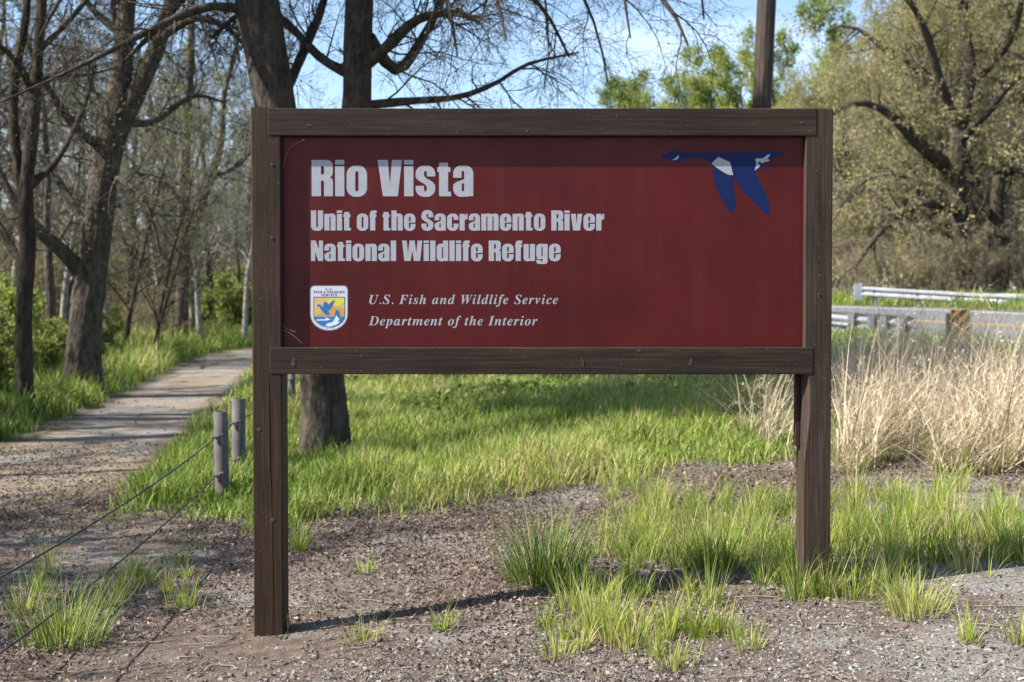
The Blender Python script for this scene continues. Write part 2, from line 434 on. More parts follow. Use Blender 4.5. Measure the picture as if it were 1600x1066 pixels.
_y = np.concatenate([np.linspace(8.5, 30, 120), np.linspace(30.5, 60, 60)])
_c, _w = np.interp(_y, PATH_Y, PATH_X), np.interp(_y, PATH_Y, PATH_W)
_fade = 0.55 + 0.45 * sstep(8.5, 12, _y)
_e1 = 0.10 * np.sin(1.3 * _y) + 0.05 * np.sin(2.9 * _y + 1); _e2 = 0.10 * np.sin(1.1 * _y + 2) + 0.05 * np.sin(3.1 * _y)
path_o = link('path', strip('path', _y, np.column_stack([_c - _w * _fade + _e1, _y]), np.column_stack([_c + _w * _fade + _e2, _y]),
              lambda X, Y: H(X, Y) + 0.005, path_material(), 25))
tag(path_o, kind='structure')

def road_z(X, Y):
    d, rz = road_sd(X, Y); return (rz - 0.05 * np.clip(d, -9, 9)).reshape(np.shape(X))
M_ASPHALT = noisy('asphalt', [(0.3, (0.085, 0.085, 0.09)), (0.6, (0.13, 0.13, 0.135)), (0.8, (0.17, 0.168, 0.17))], scale=3, detail=9, rough=0.9, bump=0.3, bscale=120)
def road_strip(name, d0, d1, dz, mat, across=9):
    a = np.column_stack([RC[:, 0] + RN[:, 0] * d0, RC[:, 1] + RN[:, 1] * d0]); c = np.column_stack([RC[:, 0] + RN[:, 0] * d1, RC[:, 1] + RN[:, 1] * d1])
    t = np.linspace(0, 1, across); dd = d0 * (1 - t) + d1 * t
    X = a[:, None, 0] * (1 - t) + c[:, None, 0] * t; Y = a[:, None, 1] * (1 - t) + c[:, None, 1] * t
    Z = RC[:, 2:3] - 0.05 * dd[None] + dz; n = len(RC)
    i, j = np.meshgrid(np.arange(n - 1), np.arange(across - 1), indexing='ij'); b = (i * across + j).ravel()
    return link(name, mesh_np(name, np.stack([X, Y, Z], -1).reshape(-1, 3), [np.stack([b, b + 1, b + across + 1, b + across], -1)], mat, smooth=True))
road = tag(road_strip('road', ROAD_HW, -ROAD_HW, 0.0, M_ASPHALT), kind='structure')
M_PAINT = noisy('road_paint_white', [(0.35, (0.55, 0.55, 0.53)), (0.6, (0.78, 0.78, 0.76))], scale=14, rough=0.7, bump=0.1)
M_PAINTY = noisy('road_paint_yellow', [(0.35, (0.45, 0.27, 0.04)), (0.6, (0.62, 0.38, 0.05))], scale=14, rough=0.7, bump=0.1)
for d0, mt in ((3.62, M_PAINT), (-3.62, M_PAINT), (0.16, M_PAINTY), (-0.09, M_PAINTY)):
    road_strip('road_line', d0, d0 - 0.11, 0.006, mt, 2).parent = road

# ------------------------------------------------------------------ lettering: bold condensed capitals and small letters drawn as distance fields
def f_box(x0, y0, x1, y1): return lambda X, Y: np.maximum(np.maximum(x0 - X, X - x1), np.maximum(y0 - Y, Y - y1))
def f_rb(x0, y0, x1, y1, r):
    def f(X, Y):
        qx = np.abs(X - (x0 + x1) / 2) - (x1 - x0) / 2 + r; qy = np.abs(Y - (y0 + y1) / 2) - (y1 - y0) / 2 + r
        return np.hypot(np.maximum(qx, 0), np.maximum(qy, 0)) + np.minimum(np.maximum(qx, qy), 0) - r
    return f
def f_poly(pts):
    P = np.asarray(pts, float)
    def f(X, Y):
        d = np.full(X.shape, 1e9); ins = np.zeros(X.shape, bool)
        for i in range(len(P)):
            a, b = P[i - 1], P[i]; e = b - a
            t = np.clip(((X - a[0]) * e[0] + (Y - a[1]) * e[1]) / (e @ e), 0, 1)
            d = np.minimum(d, np.hypot(X - a[0] - t * e[0], Y - a[1] - t * e[1]))
            c = ((a[1] > Y) != (b[1] > Y))
            if abs(e[1]) > 1e-12: ins ^= c & (X < a[0] + (Y - a[1]) * e[0] / e[1])
        return np.where(ins, -d, d)
    return f
def f_or(*fs): return lambda X, Y: np.minimum.reduce([f(X, Y) for f in fs])
def f_and(*fs): return lambda X, Y: np.maximum.reduce([f(X, Y) for f in fs])
def f_cut(a, *bs): return lambda X, Y: np.maximum.reduce([a(X, Y)] + [-b(X, Y) for b in bs])
def f_lin(f, sx, sy, ox=0, oy=0): return lambda X, Y: f((X - ox) / sx, (Y - oy) / sy) * min(abs(sx), abs(sy))
def above(y): return lambda X, Y: y - Y
def below(y): return lambda X, Y: Y - y
_arch = lambda x0, x1, r=0.16: f_or(f_and(f_rb(x0, -1, x1, 0.845, r), above(0)))
_ctr = lambda x0, x1: f_rb(x0, -0.5, x1, 0.70, (x1 - x0) / 2)
_o = f_rb(0, -0.015, 0.575, 0.845, 0.25)
_n = f_cut(f_or(f_box(0, 0, 0.26, 0.83), _arch(0.14, 0.565)), _ctr(0.255, 0.314), f_poly([(0.26, 0.9), (0.26, 0.79), (0.33, 0.9)]))
_scut = [(0.235, 0.64), (0.25, 0.69), (0.275, 0.70), (0.30, 0.69), (0.315, 0.64), (0.315, 0.545), (0.8, 0.545), (0.8, 0.20), (0.55, 0.30), (0.50, 0.37), (0.42, 0.43), (0.33, 0.475), (0.26, 0.53), (0.235, 0.58)]
_s = f_cut(f_rb(0, -0.015, 0.55, 0.845, 0.23), f_poly(_scut), f_poly([(0.55 - x, 0.83 - y) for x, y in _scut]))
GLYPH = {
    'o': (_o_w := 0.575, f_cut(_o, f_rb(0.242, 0.135, 0.333, 0.69, 0.045))),
    'e': (0.575, f_cut(_o, f_rb(0.245, 0.45, 0.33, 0.69, 0.042), f_box(0.245, 0.335, 0.7, 0.395), f_rb(0.245, 0.135, 0.33, 0.395, 0.042))),
    'c': (0.565, f_cut(_o, f_rb(0.245, 0.135, 0.33, 0.69, 0.042), f_box(0.29, 0.34, 0.7, 0.53))),
    'a': (0.563, f_cut(f_or(f_rb(0, -0.015, 0.563, 0.845, 0.22), f_box(0.307, 0, 0.563, 0.5)), f_rb(0.235, 0.46, 0.31, 0.70, 0.037),
                       f_poly([(-0.1, 0.51), (0.30, 0.51), (0.31, 0.47), (0.20, 0.43), (0.08, 0.385), (0.0, 0.32), (-0.1, 0.2)]),
                       f_rb(0.24, 0.135, 0.307, 0.36, 0.033), f_poly([(0.27, -0.1), (0.325, -0.1), (0.31, 0.05)]))),
    's': (0.55, _s), 'S': (0.60, f_lin(_s, 1.09, 1.198, 0, 0.003)),
    't': (0.38, f_or(f_rb(0.045, 0, 0.30, 0.925, 0.03), f_box(0, 0.67, 0.365, 0.80), f_and(f_rb(0.045, 0, 0.5, 0.5, 0.09), f_box(0, 0, 0.38, 0.125)))),
    'f': (0.36, f_or(f_and(f_rb(0.03, -0.5, 0.6, 1.0, 0.14), f_box(0, 0, 0.29, 1.0)), f_box(0.2, 0.865, 0.36, 1.0), f_box(0, 0.675, 0.35, 0.80))),
    'h': (0.565, f_cut(f_or(f_box(0, 0, 0.26, 1.0), _arch(0.14, 0.565)), _ctr(0.255, 0.314))),
    'n': (0.565, _n), 'u': (0.565, lambda X, Y: _n(0.565 - X, 0.83 - Y)),
    'm': (0.87, f_cut(f_or(f_box(0, 0, 0.25, 0.83), _arch(0.14, 0.56), _arch(0.45, 0.87)), _ctr(0.252, 0.308), _ctr(0.562, 0.618), f_poly([(0.25, 0.9), (0.25, 0.79), (0.32, 0.9)]), f_poly([(0.53, 0.9), (0.585, 0.78), (0.64, 0.9)]))),
    'r': (0.40, f_or(f_box(0, 0, 0.26, 0.83), f_poly([(0.2, 0.52), (0.40, 0.57), (0.40, 0.85), (0.32, 0.82), (0.27, 0.72), (0.2, 0.7)]))),
    'd': (0.565, f_cut(f_or(f_box(0.305, 0, 0.565, 1.0), f_rb(0, -0.015, 0.48, 0.845, 0.2)), f_rb(0.255, 0.135, 0.314, 0.69, 0.029))),
    'l': (0.26, f_box(0, 0, 0.26, 1)), 'i': (0.26, f_or(f_box(0, 0, 0.26, 0.83), f_box(0, 0.873, 0.26, 1.0))),
    'g': (0.565, f_cut(f_or(f_box(0.305, 0, 0.565, 0.83), f_rb(0, 0.10, 0.48, 0.845, 0.2), f_rb(0, -0.145, 0.565, 0.2, 0.14)),
                       f_rb(0.255, 0.225, 0.314, 0.69, 0.029), f_box(-0.1, 0.055, 0.25, 0.095), f_rb(0.22, -0.02, 0.314, 0.095, 0.03), f_poly([(-0.05, 0.3), (0.02, 0.1), (-0.05, 0.1)]))),
    'R': (0.597, f_cut(f_or(f_box(0, 0, 0.262, 1.0), f_and(f_rb(-0.5, 0.49, 0.597, 1.0, 0.17), f_box(0, 0, 1, 1)), f_and(f_rb(-0.5, -0.5, 0.597, 0.53, 0.12), f_box(0.0, 0, 1, 1))),
                       f_and(f_rb(0.15, 0.60, 0.352, 0.83, 0.045), f_box(0.262, 0, 1, 1)), f_and(f_rb(0.15, -0.5, 0.348, 0.43, 0.045), f_box(0.262, -1, 1, 1)),
                       f_poly([(0.65, 0.56), (0.50, 0.512), (0.65, 0.47)]))),
    'U': (0.607, f_cut(f_and(f_rb(0, -0.015, 0.607, 2, 0.24), below(1)), f_rb(0.262, 0.155, 0.345, 2, 0.04))),
    'N': (0.595, f_or(f_box(0, 0, 0.205, 1), f_box(0.39, 0, 0.595, 1), f_poly([(0, 1), (0.235, 1), (0.595, 0), (0.36, 0)]))),
    'V': (0.68, f_poly([(0, 1), (0.285, 1), (0.345, 0.315), (0.40, 1), (0.68, 1), (0.565, 0), (0.145, 0)])),
    'W': (1.0, f_poly([(0, 1), (0.235, 1), (0.285, 0.36), (0.37, 1), (0.625, 1), (0.70, 0.38), (0.76, 1), (1.0, 1), (0.89, 0), (0.58, 0), (0.5, 0.52), (0.425, 0), (0.11, 0)])),
    'v': (0.57, f_poly([(0, 0.83), (0.245, 0.83), (0.29, 0.30), (0.33, 0.83), (0.57, 0.83), (0.46, 0), (0.11, 0)])),
}
_gcache = {}
def glyph_mesh(ch, n=76):
    """filled flat outline: full cells run together row by row, cut cells clipped"""
    if ch in _gcache: return _gcache[ch]
    w, f = GLYPH[ch]; st = 1.0 / n
    xs = np.arange(-0.06 + st * 0.37, w + 0.08, st); ys = np.arange(-0.2 + st * 0.41, 1.08, st)
    X, Y = np.meshgrid(xs, ys); F = f(X, Y); ins = F < 0
    full = ins[:-1, :-1] & ins[1:, :-1] & ins[:-1, 1:] & ins[1:, 1:]
    anyc = (ins[:-1, :-1] | ins[1:, :-1] | ins[:-1, 1:] | ins[1:, 1:]) & ~full
    polys = []
    for i in range(full.shape[0]):
        j = 0; row = full[i]
        while j < len(row):
            if row[j]:
                k = j
                while k < len(row) and row[k]: k += 1
                polys.append([(xs[j], ys[i]), (xs[k], ys[i]), (xs[k], ys[i + 1]), (xs[j], ys[i + 1])]); j = k
            else: j += 1
    for i, j in zip(*np.nonzero(anyc)):
        c = [(i, j), (i, j + 1), (i + 1, j + 1), (i + 1, j)]; out = []
        for k in range(4):
            a, b = c[k], c[(k + 1) % 4]; fa, fb = F[a], F[b]
            if fa < 0: out.append((xs[a[1]], ys[a[0]]))
            if (fa < 0) != (fb < 0):
                t = fa / (fa - fb); out.append((xs[a[1]] + t * (xs[b[1]] - xs[a[1]]), ys[a[0]] + t * (ys[b[0]] - ys[a[0]])))
        if len(out) > 2: polys.append(out)
    _gcache[ch] = (w, polys); return _gcache[ch]

def flat_polys(polys, to3d):
    by = {}
    V = []
    for p in polys:
        b = len(V); V.extend(p); by.setdefault(len(p), []).append(list(range(b, b + len(p))))
    V = to3d(np.asarray(V, float))
    return V, [np.array(v) for v in by.values()]

def condensed_line(text, gap=0.062, space=0.235):
    x = 0; polys = []
    for ch in text:
        if ch == ' ': x += space; continue
        w, ps = glyph_mesh(ch)
        polys += [[(x + a, b) for a, b in p] for p in ps]; x += w + gap
    return polys, x - gap

# ------------------------------------------------------------------ the sign
PANEL_Y = SIGN_Y + 0.036
def sx(px, y=SIGN_Y): return float(at_depth(px, 485, y)[0])
def sz(py, y=SIGN_Y): return float(at_depth(800, py, y)[2])
DK = [(0.28, (0.008, 0.0052, 0.0038)), (0.5, (0.026, 0.0165, 0.0118)), (0.72, (0.060, 0.042, 0.032))]
M_POST = wood('stained_post_timber', 2, [(0.28, (0.010, 0.0056, 0.0036)), (0.5, (0.031, 0.0175, 0.0108)), (0.72, (0.060, 0.037, 0.025))], 3.1)
M_POSTR = wood('weathered_post_timber', 2, [(0.28, (0.013, 0.0085, 0.0062)), (0.5, (0.038, 0.026, 0.019)), (0.72, (0.082, 0.061, 0.047))], 7.7)
M_RAIL = wood('stained_rail_timber', 0, DK, 5.3)
sign = empty('entrance_sign', (0, SIGN_Y, h1(0, SIGN_Y)), 'dark red refuge entrance sign with white lettering and blue goose in a brown timber frame', 'sign')
def child(o, parent=sign):
    o.parent = parent; o.matrix_parent_inverse = parent.matrix_world.inverted() if False else o.matrix_parent_inverse
    return o
from mathutils import Matrix
INV = Matrix.Translation(-Vector(sign.location))
def sign_part(name, me, parent=None):
    o = bpy.data.objects.new(name, me); COL.objects.link(o)
    if parent is None: o.parent = sign; o.matrix_parent_inverse = INV
    else: o.parent = parent
    return o

def loft(profiles, zs):
    """closed profiles (nz, k, 2) stacked along z"""
    nz, k = profiles.shape[:2]
    V = np.concatenate([profiles, np.broadcast_to(np.asarray(zs)[:, None, None], (nz, k, 1))], -1).reshape(-1, 3)
    i, j = np.meshgrid(np.arange(nz - 1), np.arange(k), indexing='ij'); b = i * k
    q = np.stack([b + j, b + (j + 1) % k, b + k + (j + 1) % k, b + k + j], -1).reshape(-1, 4)
    return MB().add(V, q, polys=[list(range(k))[::-1], list(range((nz - 1) * k, nz * k))])

def make_post(x0, x1, z0, z1, crack, chamfer):
    rng = np.random.default_rng(5 if crack else 9)
    zs = np.linspace(z0, z1, 70); prof = []
    y0, y1 = SIGN_Y, SIGN_Y + 0.14; c = 0.006
    wig = np.cumsum(rng.normal(0, 0.0011, 70)); wig -= np.linspace(wig[0], wig[-1], 70)
    for i, z in enumerate(zs):
        cx = x0 + (x1 - x0) * 0.64 + wig[i] + 0.004 * sin(z * 5)
        hw, dp = 0.0004, 0.0006
        if crack and z < sz(592):
            t = float(sstep(0.0, 0.9, z)); hw = 0.0012 + 0.0016 * t * (0.6 + 0.4 * sin(9 * z)); dp = 0.022
        ch = c
        if chamfer: ch = c + 0.024 * float(sstep(sz(730), sz(640), z)) * float(1 - sstep(sz(592), sz(586), z))
        prof.append([(x0, y0 + ch), (x0 + ch, y0), (cx - hw, y0), (cx, y0 + dp), (cx + hw, y0), (x1 - c, y0), (x1, y0 + c), (x1, y1 - c), (x1 - c, y1), (x0 + c, y1), (x0, y1 - c)])
    return loft(np.array(prof), zs)
PL0, PL1, PR0, PR1 = sx(393.5), sx(440), sx(1257), sx(1300)
make = make_post(PL0, PL1, -0.35, sz(168), True, False).mesh('post', M_POST)
post_l = sign_part('post', make); post_l['label'] = 'brown post with a long drying crack'
post_r = sign_part('post', make_post(PR0, PR1, -0.15, sz(170), False, True).mesh('post', M_POSTR))
post_r['label'] = 'weathered grey-brown post with a chamfered inner edge'
def rail(px0, px1, py0, py1, mat=M_RAIL):
    m = MB().bbox((sx(px0), SIGN_Y - 0.003, sz(py1)), (sx(px1), SIGN_Y + 0.0355, sz(py0)), 0.0035)
    return sign_part('rail', m.mesh('rail', mat))
r_top = rail(420, 1274, 169.5, 212.5)
M_RAIL2 = wood('stained_lower_rail_timber', 0, DK, 11.9)
r_bot = rail(421.5, 1271, 543, 585, M_RAIL2)
# backing cleats behind the panel, seen below the lower rail at the right post
sign_part('backing_cleat', MB().bbox((sx(1249), SIGN_Y + 0.06, sz(700)), (PR0 - 0.001, SIGN_Y + 0.1, sz(540)), 0.002).mesh('backing_cleat', M_POST))
# knots, bolt heads and plug holes
M_KNOT = noisy('knot_wood', [(0.3, (0.014, 0.010, 0.008)), (0.7, (0.07, 0.05, 0.04))], scale=60, rough=0.7, bump=0.4)
M_BOLT = noisy('rusty_bolt', [(0.3, (0.05, 0.03, 0.02)), (0.7, (0.16, 0.12, 0.1))], scale=90, rough=0.6, metal=0.5)
def knot(px, py, rx, rz, y=SIGN_Y):
    c = at_depth(px, py, y); a = np.linspace(0, 2 * pi, 17)[:-1]
    V = [(c[0] + r * rx * np.cos(t), y - d, c[2] + r * rz * np.sin(t)) for r, d in ((1, 0.0002), (0.75, 0.0016), (0.45, 0.0010)) for t in a] + [(c[0], y - 0.0013, c[2])]
    q = [(k * 16 + i, k * 16 + (i + 1) % 16, k * 16 + 16 + (i + 1) % 16, k * 16 + 16 + i) for k in (0, 1) for i in range(16)]
    t = [(32 + i, 32 + (i + 1) % 16, 48) for i in range(16)]
    sign_part('knot', MB().add(V, q, t).mesh('knot', M_KNOT, True))
for a in ((459, 567, 0.011, 0.021, SIGN_Y - 0.003), (426.5, 813, 0.011, 0.011), (824, 205, 0.006, 0.006, SIGN_Y - 0.003), (1253, 192, 0.008, 0.006, SIGN_Y - 0.003), (911, 568, 0.006, 0.018, SIGN_Y - 0.003),
          (1080, 566, 0.007, 0.017, SIGN_Y - 0.003), (999, 548, 0.009, 0.007, SIGN_Y - 0.003), (1276, 268, 0.006, 0.007), (405, 672, 0.012, 0.009), (484, 196, 0.014, 0.006, SIGN_Y - 0.003)):
    knot(*a)
def bolt(px, py, y, r=0.006):
    c = at_depth(px, py, y); sign_part('bolt_head', MB().tube([(c[0], y + 0.002, c[2]), (c[0], y - 0.0035, c[2])], r, 12).mesh('bolt_head', M_BOLT, True))
for p in ((425, 257), (425, 371), (1279, 460)): bolt(p[0], p[1], SIGN_Y)

# panel: painted metal sheet, satin gloss
def panel_material():
    m, n, l, b = nodes_mat('dark_red_panel_paint')
    tc = n.new('ShaderNodeTexCoord')
    t = n.new('ShaderNodeTexNoise'); t.inputs['Scale'].default_value = 2.2; t.inputs['Detail'].default_value = 5
    l.new(tc.outputs['Object'], t.inputs['Vector'])
    r = ramp_node(n, [(0.32, (0.054, 0.0036, 0.0044)), (0.68, (0.082, 0.0060, 0.0070))]); l.new(t.outputs['Fac'], r.inputs['Fac'])
    s = n.new('ShaderNodeTexNoise'); s.inputs['Scale'].default_value = 130; s.inputs['Detail'].default_value = 1
    l.new(tc.outputs['Object'], s.inputs['Vector'])
    rs = ramp_node(n, [(0.785, (0, 0, 0)), (0.81, (0.5, 0.5, 0.5))]); l.new(s.outputs['Fac'], rs.inputs['Fac'])
    mx = n.new('ShaderNodeMixRGB'); mx.inputs['Color2'].default_value = (0.33, 0.25, 0.22, 1)
    l.new(rs.outputs['Color'], mx.inputs['Fac']); l.new(r.outputs['Color'], mx.inputs['Color1']); l.new(mx.outputs['Color'], b.inputs['Base Color'])
    rm = n.new('ShaderNodeMapping'); rm.inputs['Scale'].default_value = (16, 1, 1.1); l.new(tc.outputs['Object'], rm.inputs['Vector'])
    rn = n.new('ShaderNodeTexNoise'); rn.inputs['Scale'].default_value = 1.0; rn.inputs['Detail'].default_value = 6; l.new(rm.outputs['Vector'], rn.inputs['Vector'])
    rc = ramp_node(n, [(0.48, (0, 0, 0)), (0.8, (0.06, 0.06, 0.06))]); l.new(rn.outputs['Fac'], rc.inputs['Fac'])
    mx3 = n.new('ShaderNodeMixRGB'); mx3.inputs['Color2'].default_value = (0.16, 0.09, 0.08, 1)
    l.new(rc.outputs['Color'], mx3.inputs['Fac']); l.new(mx.outputs['Color'], mx3.inputs['Color1']); l.new(mx3.outputs['Color'], b.inputs['Base Color'])
    d = n.new('ShaderNodeTexNoise'); d.inputs['Scale'].default_value = 6; d.inputs['Detail'].default_value = 8; l.new(tc.outputs['Object'], d.inputs['Vector'])
    rr = ramp_node(n, [(0.3, (0.30, 0.30, 0.30)), (0.7, (0.44, 0.44, 0.44))]); l.new(d.outputs['Fac'], rr.inputs['Fac']); l.new(rr.outputs['Color'], b.inputs['Roughness'])
    b.inputs['Specular IOR Level'].default_value = 0.25
    return m
panel = sign_part('panel', MB().box((PL1 - 0.06, PANEL_Y, sz(575)), (PR0 + 0.05, PANEL_Y + 0.012, sz(180))).mesh('panel', panel_material()))

M_WHITE = noisy('white_letter_film', [(0.3, (0.28, 0.29, 0.33)), (0.7, (0.34, 0.35, 0.39))], scale=5, rough=0.5, bump=0.0, spec=0.3)
M_BLUE = noisy('goose_blue_film', [(0.3, (0.0035, 0.0105, 0.062)), (0.7, (0.0045, 0.0145, 0.080))], scale=5, rough=0.5, bump=0.0, spec=0.2)
def on_panel(px, py, lift): return at_depth(px, py, PANEL_Y - lift)
_letter = {}
def print_line(text, x0, x1, base, cap, lift=0.0005, gap=0.062, space=0.235):
    w = sum(space if c == ' ' else GLYPH[c][0] + gap for c in text) - gap
    a = on_panel(x0, base, lift); b = on_panel(x1, base, lift); c = on_panel(x0, cap, lift)
    k, kz = (b[0] - a[0]) / w, c[2] - a[2]; x = 0
    for ch in text:
        if ch == ' ': x += space; continue
        if ch not in _letter:
            V, F = flat_polys(glyph_mesh(ch)[1], lambda v: np.column_stack([v[:, 0], np.zeros(len(v)), v[:, 1]]))
            _letter[ch] = mesh_np('letter', V, F, M_WHITE)
        o = sign_part('letter', _letter[ch], panel)
        o.location = (a[0] + x * k, a[1], a[2]); o.scale = (k, 1, kz); x += GLYPH[ch][0] + gap
print_line('Rio Vista', 487, 739.5, 306.8, 250)
print_line('Unit of the Sacramento River', 486, 944, 360.3, 329)
print_line('National Wildlife Refuge', 486, 876, 408, 376)

def font_polys(text, spacing=1.0):
    """outline letters of Blender's own font set as a flat mesh -> verts, faces"""
    cu = bpy.data.curves.new('lettering_curve', 'FONT'); cu.body = text; cu.space_character = spacing; cu.resolution_u = 4
    o = bpy.data.objects.new('lettering_curve', cu); COL.objects.link(o)
    dg = bpy.context.evaluated_depsgraph_get(); dg.update()
    me = bpy.data.meshes.new_from_object(o.evaluated_get(dg))
    V = np.zeros(len(me.vertices) * 3); me.vertices.foreach_get('co', V); V = V.reshape(-1, 3)
    F = [list(p.vertices) for p in me.polygons]
    bpy.data.objects.remove(o); bpy.data.curves.remove(cu); bpy.data.meshes.remove(me)
    by = {}
    for f in F: by.setdefault(len(f), []).append(f)
    return V[:, :2], [np.array(v) for v in by.values()]
def math_alpha(text, up, low):
    return ''.join(chr(up + ord(c) - 65) if 'A' <= c <= 'Z' else chr(low + ord(c) - 97) if 'a' <= c <= 'z' else c for c in text)
def print_serif(text, x0, x1, base, captop, capref, spacing=1.12):
    V, F = font_polys(math_alpha(text, 0x1D468, 0x1D482), spacing)
    a = on_panel(x0, base, 0.0005); b = on_panel(x1, base, 0.0005); c = on_panel(x0, captop, 0.0005)
    k = (b[0] - a[0]) / (V[:, 0].max() - V[:, 0].min()); kz = (c[2] - a[2]) / capref
    P = np.column_stack([a[0] + (V[:, 0] - V[:, 0].min()) * k, np.full(len(V), a[1]), a[2] + V[:, 1] * kz])
    tag(sign_part('lettering', mesh_np('lettering', P, F, M_WHITE), panel), kind='stuff')
_capv, _ = font_polys(math_alpha('I', 0x1D468, 0x1D482)); CAPH = float(_capv[:, 1].max())
print_serif('U.S. Fish and Wildlife Service', 577, 872, 475.2, 461, CAPH)
print_serif('Department of the Interior', 576, 840, 508.5, 494.2, CAPH)

def traced(name, pts, org, zoom, lift, mat, parent):
    """flat cut film: outline points of an enlarged view -> polygon on the panel"""
    P = np.array([on_panel(org[0] + x / zoom, org[1] + y / zoom, lift) for x, y in pts])
    me = bpy.data.meshes.new(name); me.from_pydata([tuple(p) for p in P], [], [list(range(len(P)))]); me.materials.append(mat); me.update()
    return sign_part(name, me, parent)
GO, GZ = (1020, 210), 6.667
goose = traced('goose_emblem', [(75, 235), (110, 212), (160, 195), (180, 172), (215, 165), (265, 172), (290, 190), (420, 191), (560, 188), (1110, 187), (1385, 184), (1340, 215), (1265, 243), (1222, 272), (1150, 300), (1128, 322),
    (1290, 326), (1230, 340), (1150, 346), (1100, 368), (1063, 380), (1075, 425), (1140, 540), (1190, 650), (1215, 770), (1212, 825), (1190, 836), (1150, 800), (1060, 715), (940, 600), (880, 505), (850, 455), (828, 520), (850, 600), (858, 680),
    (850, 770), (825, 808), (795, 812), (770, 770), (720, 680), (660, 570), (640, 500), (630, 420), (625, 345), (608, 302), (560, 272), (520, 246), (400, 246), (300, 260), (270, 285), (230, 290), (190, 270), (120, 255)], GO, GZ, 0.0005, M_BLUE, None)
goose['label'] = 'blue flying goose cut-out at the upper right of the panel'
goose.matrix_parent_inverse = INV
for pts in ([(683, 237), (808, 292), (818, 345), (838, 425), (795, 424), (760, 408), (690, 365), (630, 322), (612, 300)],
            [(268, 215), (272, 240), (255, 262), (225, 272), (203, 265), (235, 248)],
            [(1065, 265), (1085, 248), (1105, 254), (1150, 250), (1200, 208), (1227, 210), (1190, 262), (1220, 265), (1205, 282), (1160, 290), (1140, 303), (1115, 287), (1092, 290), (1096, 308), (1120, 315), (1112, 340), (1060, 378), (1074, 330), (1078, 290)]):
    traced('white_patch', pts, GO, GZ, 0.0009, M_WHITE, goose)

# agency shield
SO, SZ = (470, 430), 10.66
M_SHD = plain('shield_edge_grey', (0.10, 0.11, 0.15), 0.5); M_SHW = plain('shield_silver', (0.50, 0.51, 0.58), 0.5)
M_SKYY = plain('shield_gold', (0.50, 0.36, 0.15), 0.5); M_SUNY = plain('shield_yellow', (0.52, 0.50, 0.06), 0.5); M_ORG = plain('shield_orange', (0.46, 0.25, 0.08), 0.5)
M_WATER = plain('shield_water_blue', (0.012, 0.145, 0.42), 0.5); M_BIRD = plain('shield_bird_blue', (0.01, 0.12, 0.33), 0.5)
M_FOAM = plain('shield_foam_white', (0.55, 0.63, 0.72), 0.5); M_INK = plain('shield_ink', (0.03, 0.03, 0.06), 0.6)
def shield_outline(x0, x1, y0, y1, r):
    pts = []
    for t in np.linspace(0, pi / 2, 6): pts.append((x0 + r - r * cos(t), y0 + r - r * sin(t)))
    for t in np.linspace(0, pi / 2, 6): pts.append((x1 - r + r * sin(t), y0 + r - r * cos(t)))
    cy = y1 - (x1 - x0) * 0.46; cx, rx, ry = (x0 + x1) / 2, (x1 - x0) / 2, y1 - cy
    for t in np.linspace(0, pi, 25): pts.append((cx + rx * cos(t), cy + ry * sin(t) ** 0.92))
    return pts
shield = traced('agency_shield', shield_outline(150, 790, 168, 932, 75), SO, SZ, 0.0005, M_SHD, None); shield.matrix_parent_inverse = INV
shield['label'] = 'small shield with a bird over water at the lower left of the panel'
def sh(name, pts, mat, lift): traced(name, pts, SO, SZ, 0.0005 + (lift - 0.0012) * 0.4, mat, shield)
sh('shield_border', shield_outline(166, 775, 184, 916, 66), M_SHW, 0.0018)
def field(x0, x1, y0, y1):
    return [(x0, y0), (x1, y0)] + [((x0 + x1) / 2 + (x1 - x0) / 2 * cos(t), 640 + (y1 - 640) * sin(t) ** 0.9) for t in np.linspace(0, pi, 21)]
sh('shield_field', field(210, 738, 362, 868), M_INK, 0.0024)
sh('shield_sky', field(222, 727, 376, 858), M_SKYY, 0.0030)
sh('shield_glow', [(440, 378), (725, 378), (725, 470), (600, 520), (450, 470)], M_SUNY, 0.0036)
sh('shield_glow', [(520, 520), (725, 560), (725, 690), (225, 690), (300, 640), (420, 600)], M_ORG, 0.0034)
wat = [p for p in field(222, 727, 376, 858) if p[1] > 690]
sh('shield_water', [(727, 692)] + [p for p in wat] + [(226, 692)], M_WATER, 0.0042)
sh('shield_bird', [(262, 512), (285, 485), (320, 490), (345, 515), (372, 530), (375, 470), (400, 445), (425, 445), (445, 470), (445, 500), (500, 455), (570, 400), (550, 460), (500, 550), (450, 590), (485, 662), (420, 662), (370, 620), (325, 565), (322, 530)], M_BIRD, 0.0048)
sh('shield_fish', [(565, 690), (572, 620), (585, 585), (612, 578), (635, 600), (645, 650), (650, 700), (600, 760)], M_BIRD, 0.0048)
sh('shield_foam', [(405, 845), (450, 800), (520, 790), (560, 740), (595, 665), (615, 710), (645, 720), (620, 780), (655, 780), (600, 825), (480, 862)], M_FOAM, 0.0054)
sh('shield_foam', [(258, 740), (430, 736), (390, 708), (440, 712), (495, 742), (440, 756), (262, 758)], M_FOAM, 0.0054)
def shield_text(text, x0, x1, y0, y1):
    V, F = font_polys(math_alpha(text, 0x1D400, 0x1D41A), 1.0)
    a = on_panel(SO[0] + x0 / SZ, SO[1] + y1 / SZ, 0.0012); b = on_panel(SO[0] + x1 / SZ, SO[1] + y0 / SZ, 0.0012)
    u = (V - V.min(0)) / (V.max(0) - V.min(0))
    sign_part('shield_lettering', mesh_np('shield_lettering', np.column_stack([a[0] + u[:, 0] * (b[0] - a[0]), np.full(len(u), a[1]), a[2] + u[:, 1] * (b[2] - a[2])]), F, M_INK), shield)['kind'] = 'stuff'
shield_text('U.S.', 410, 530, 218, 252)
shield_text('FISH & WILDLIFE', 212, 738, 262, 302)
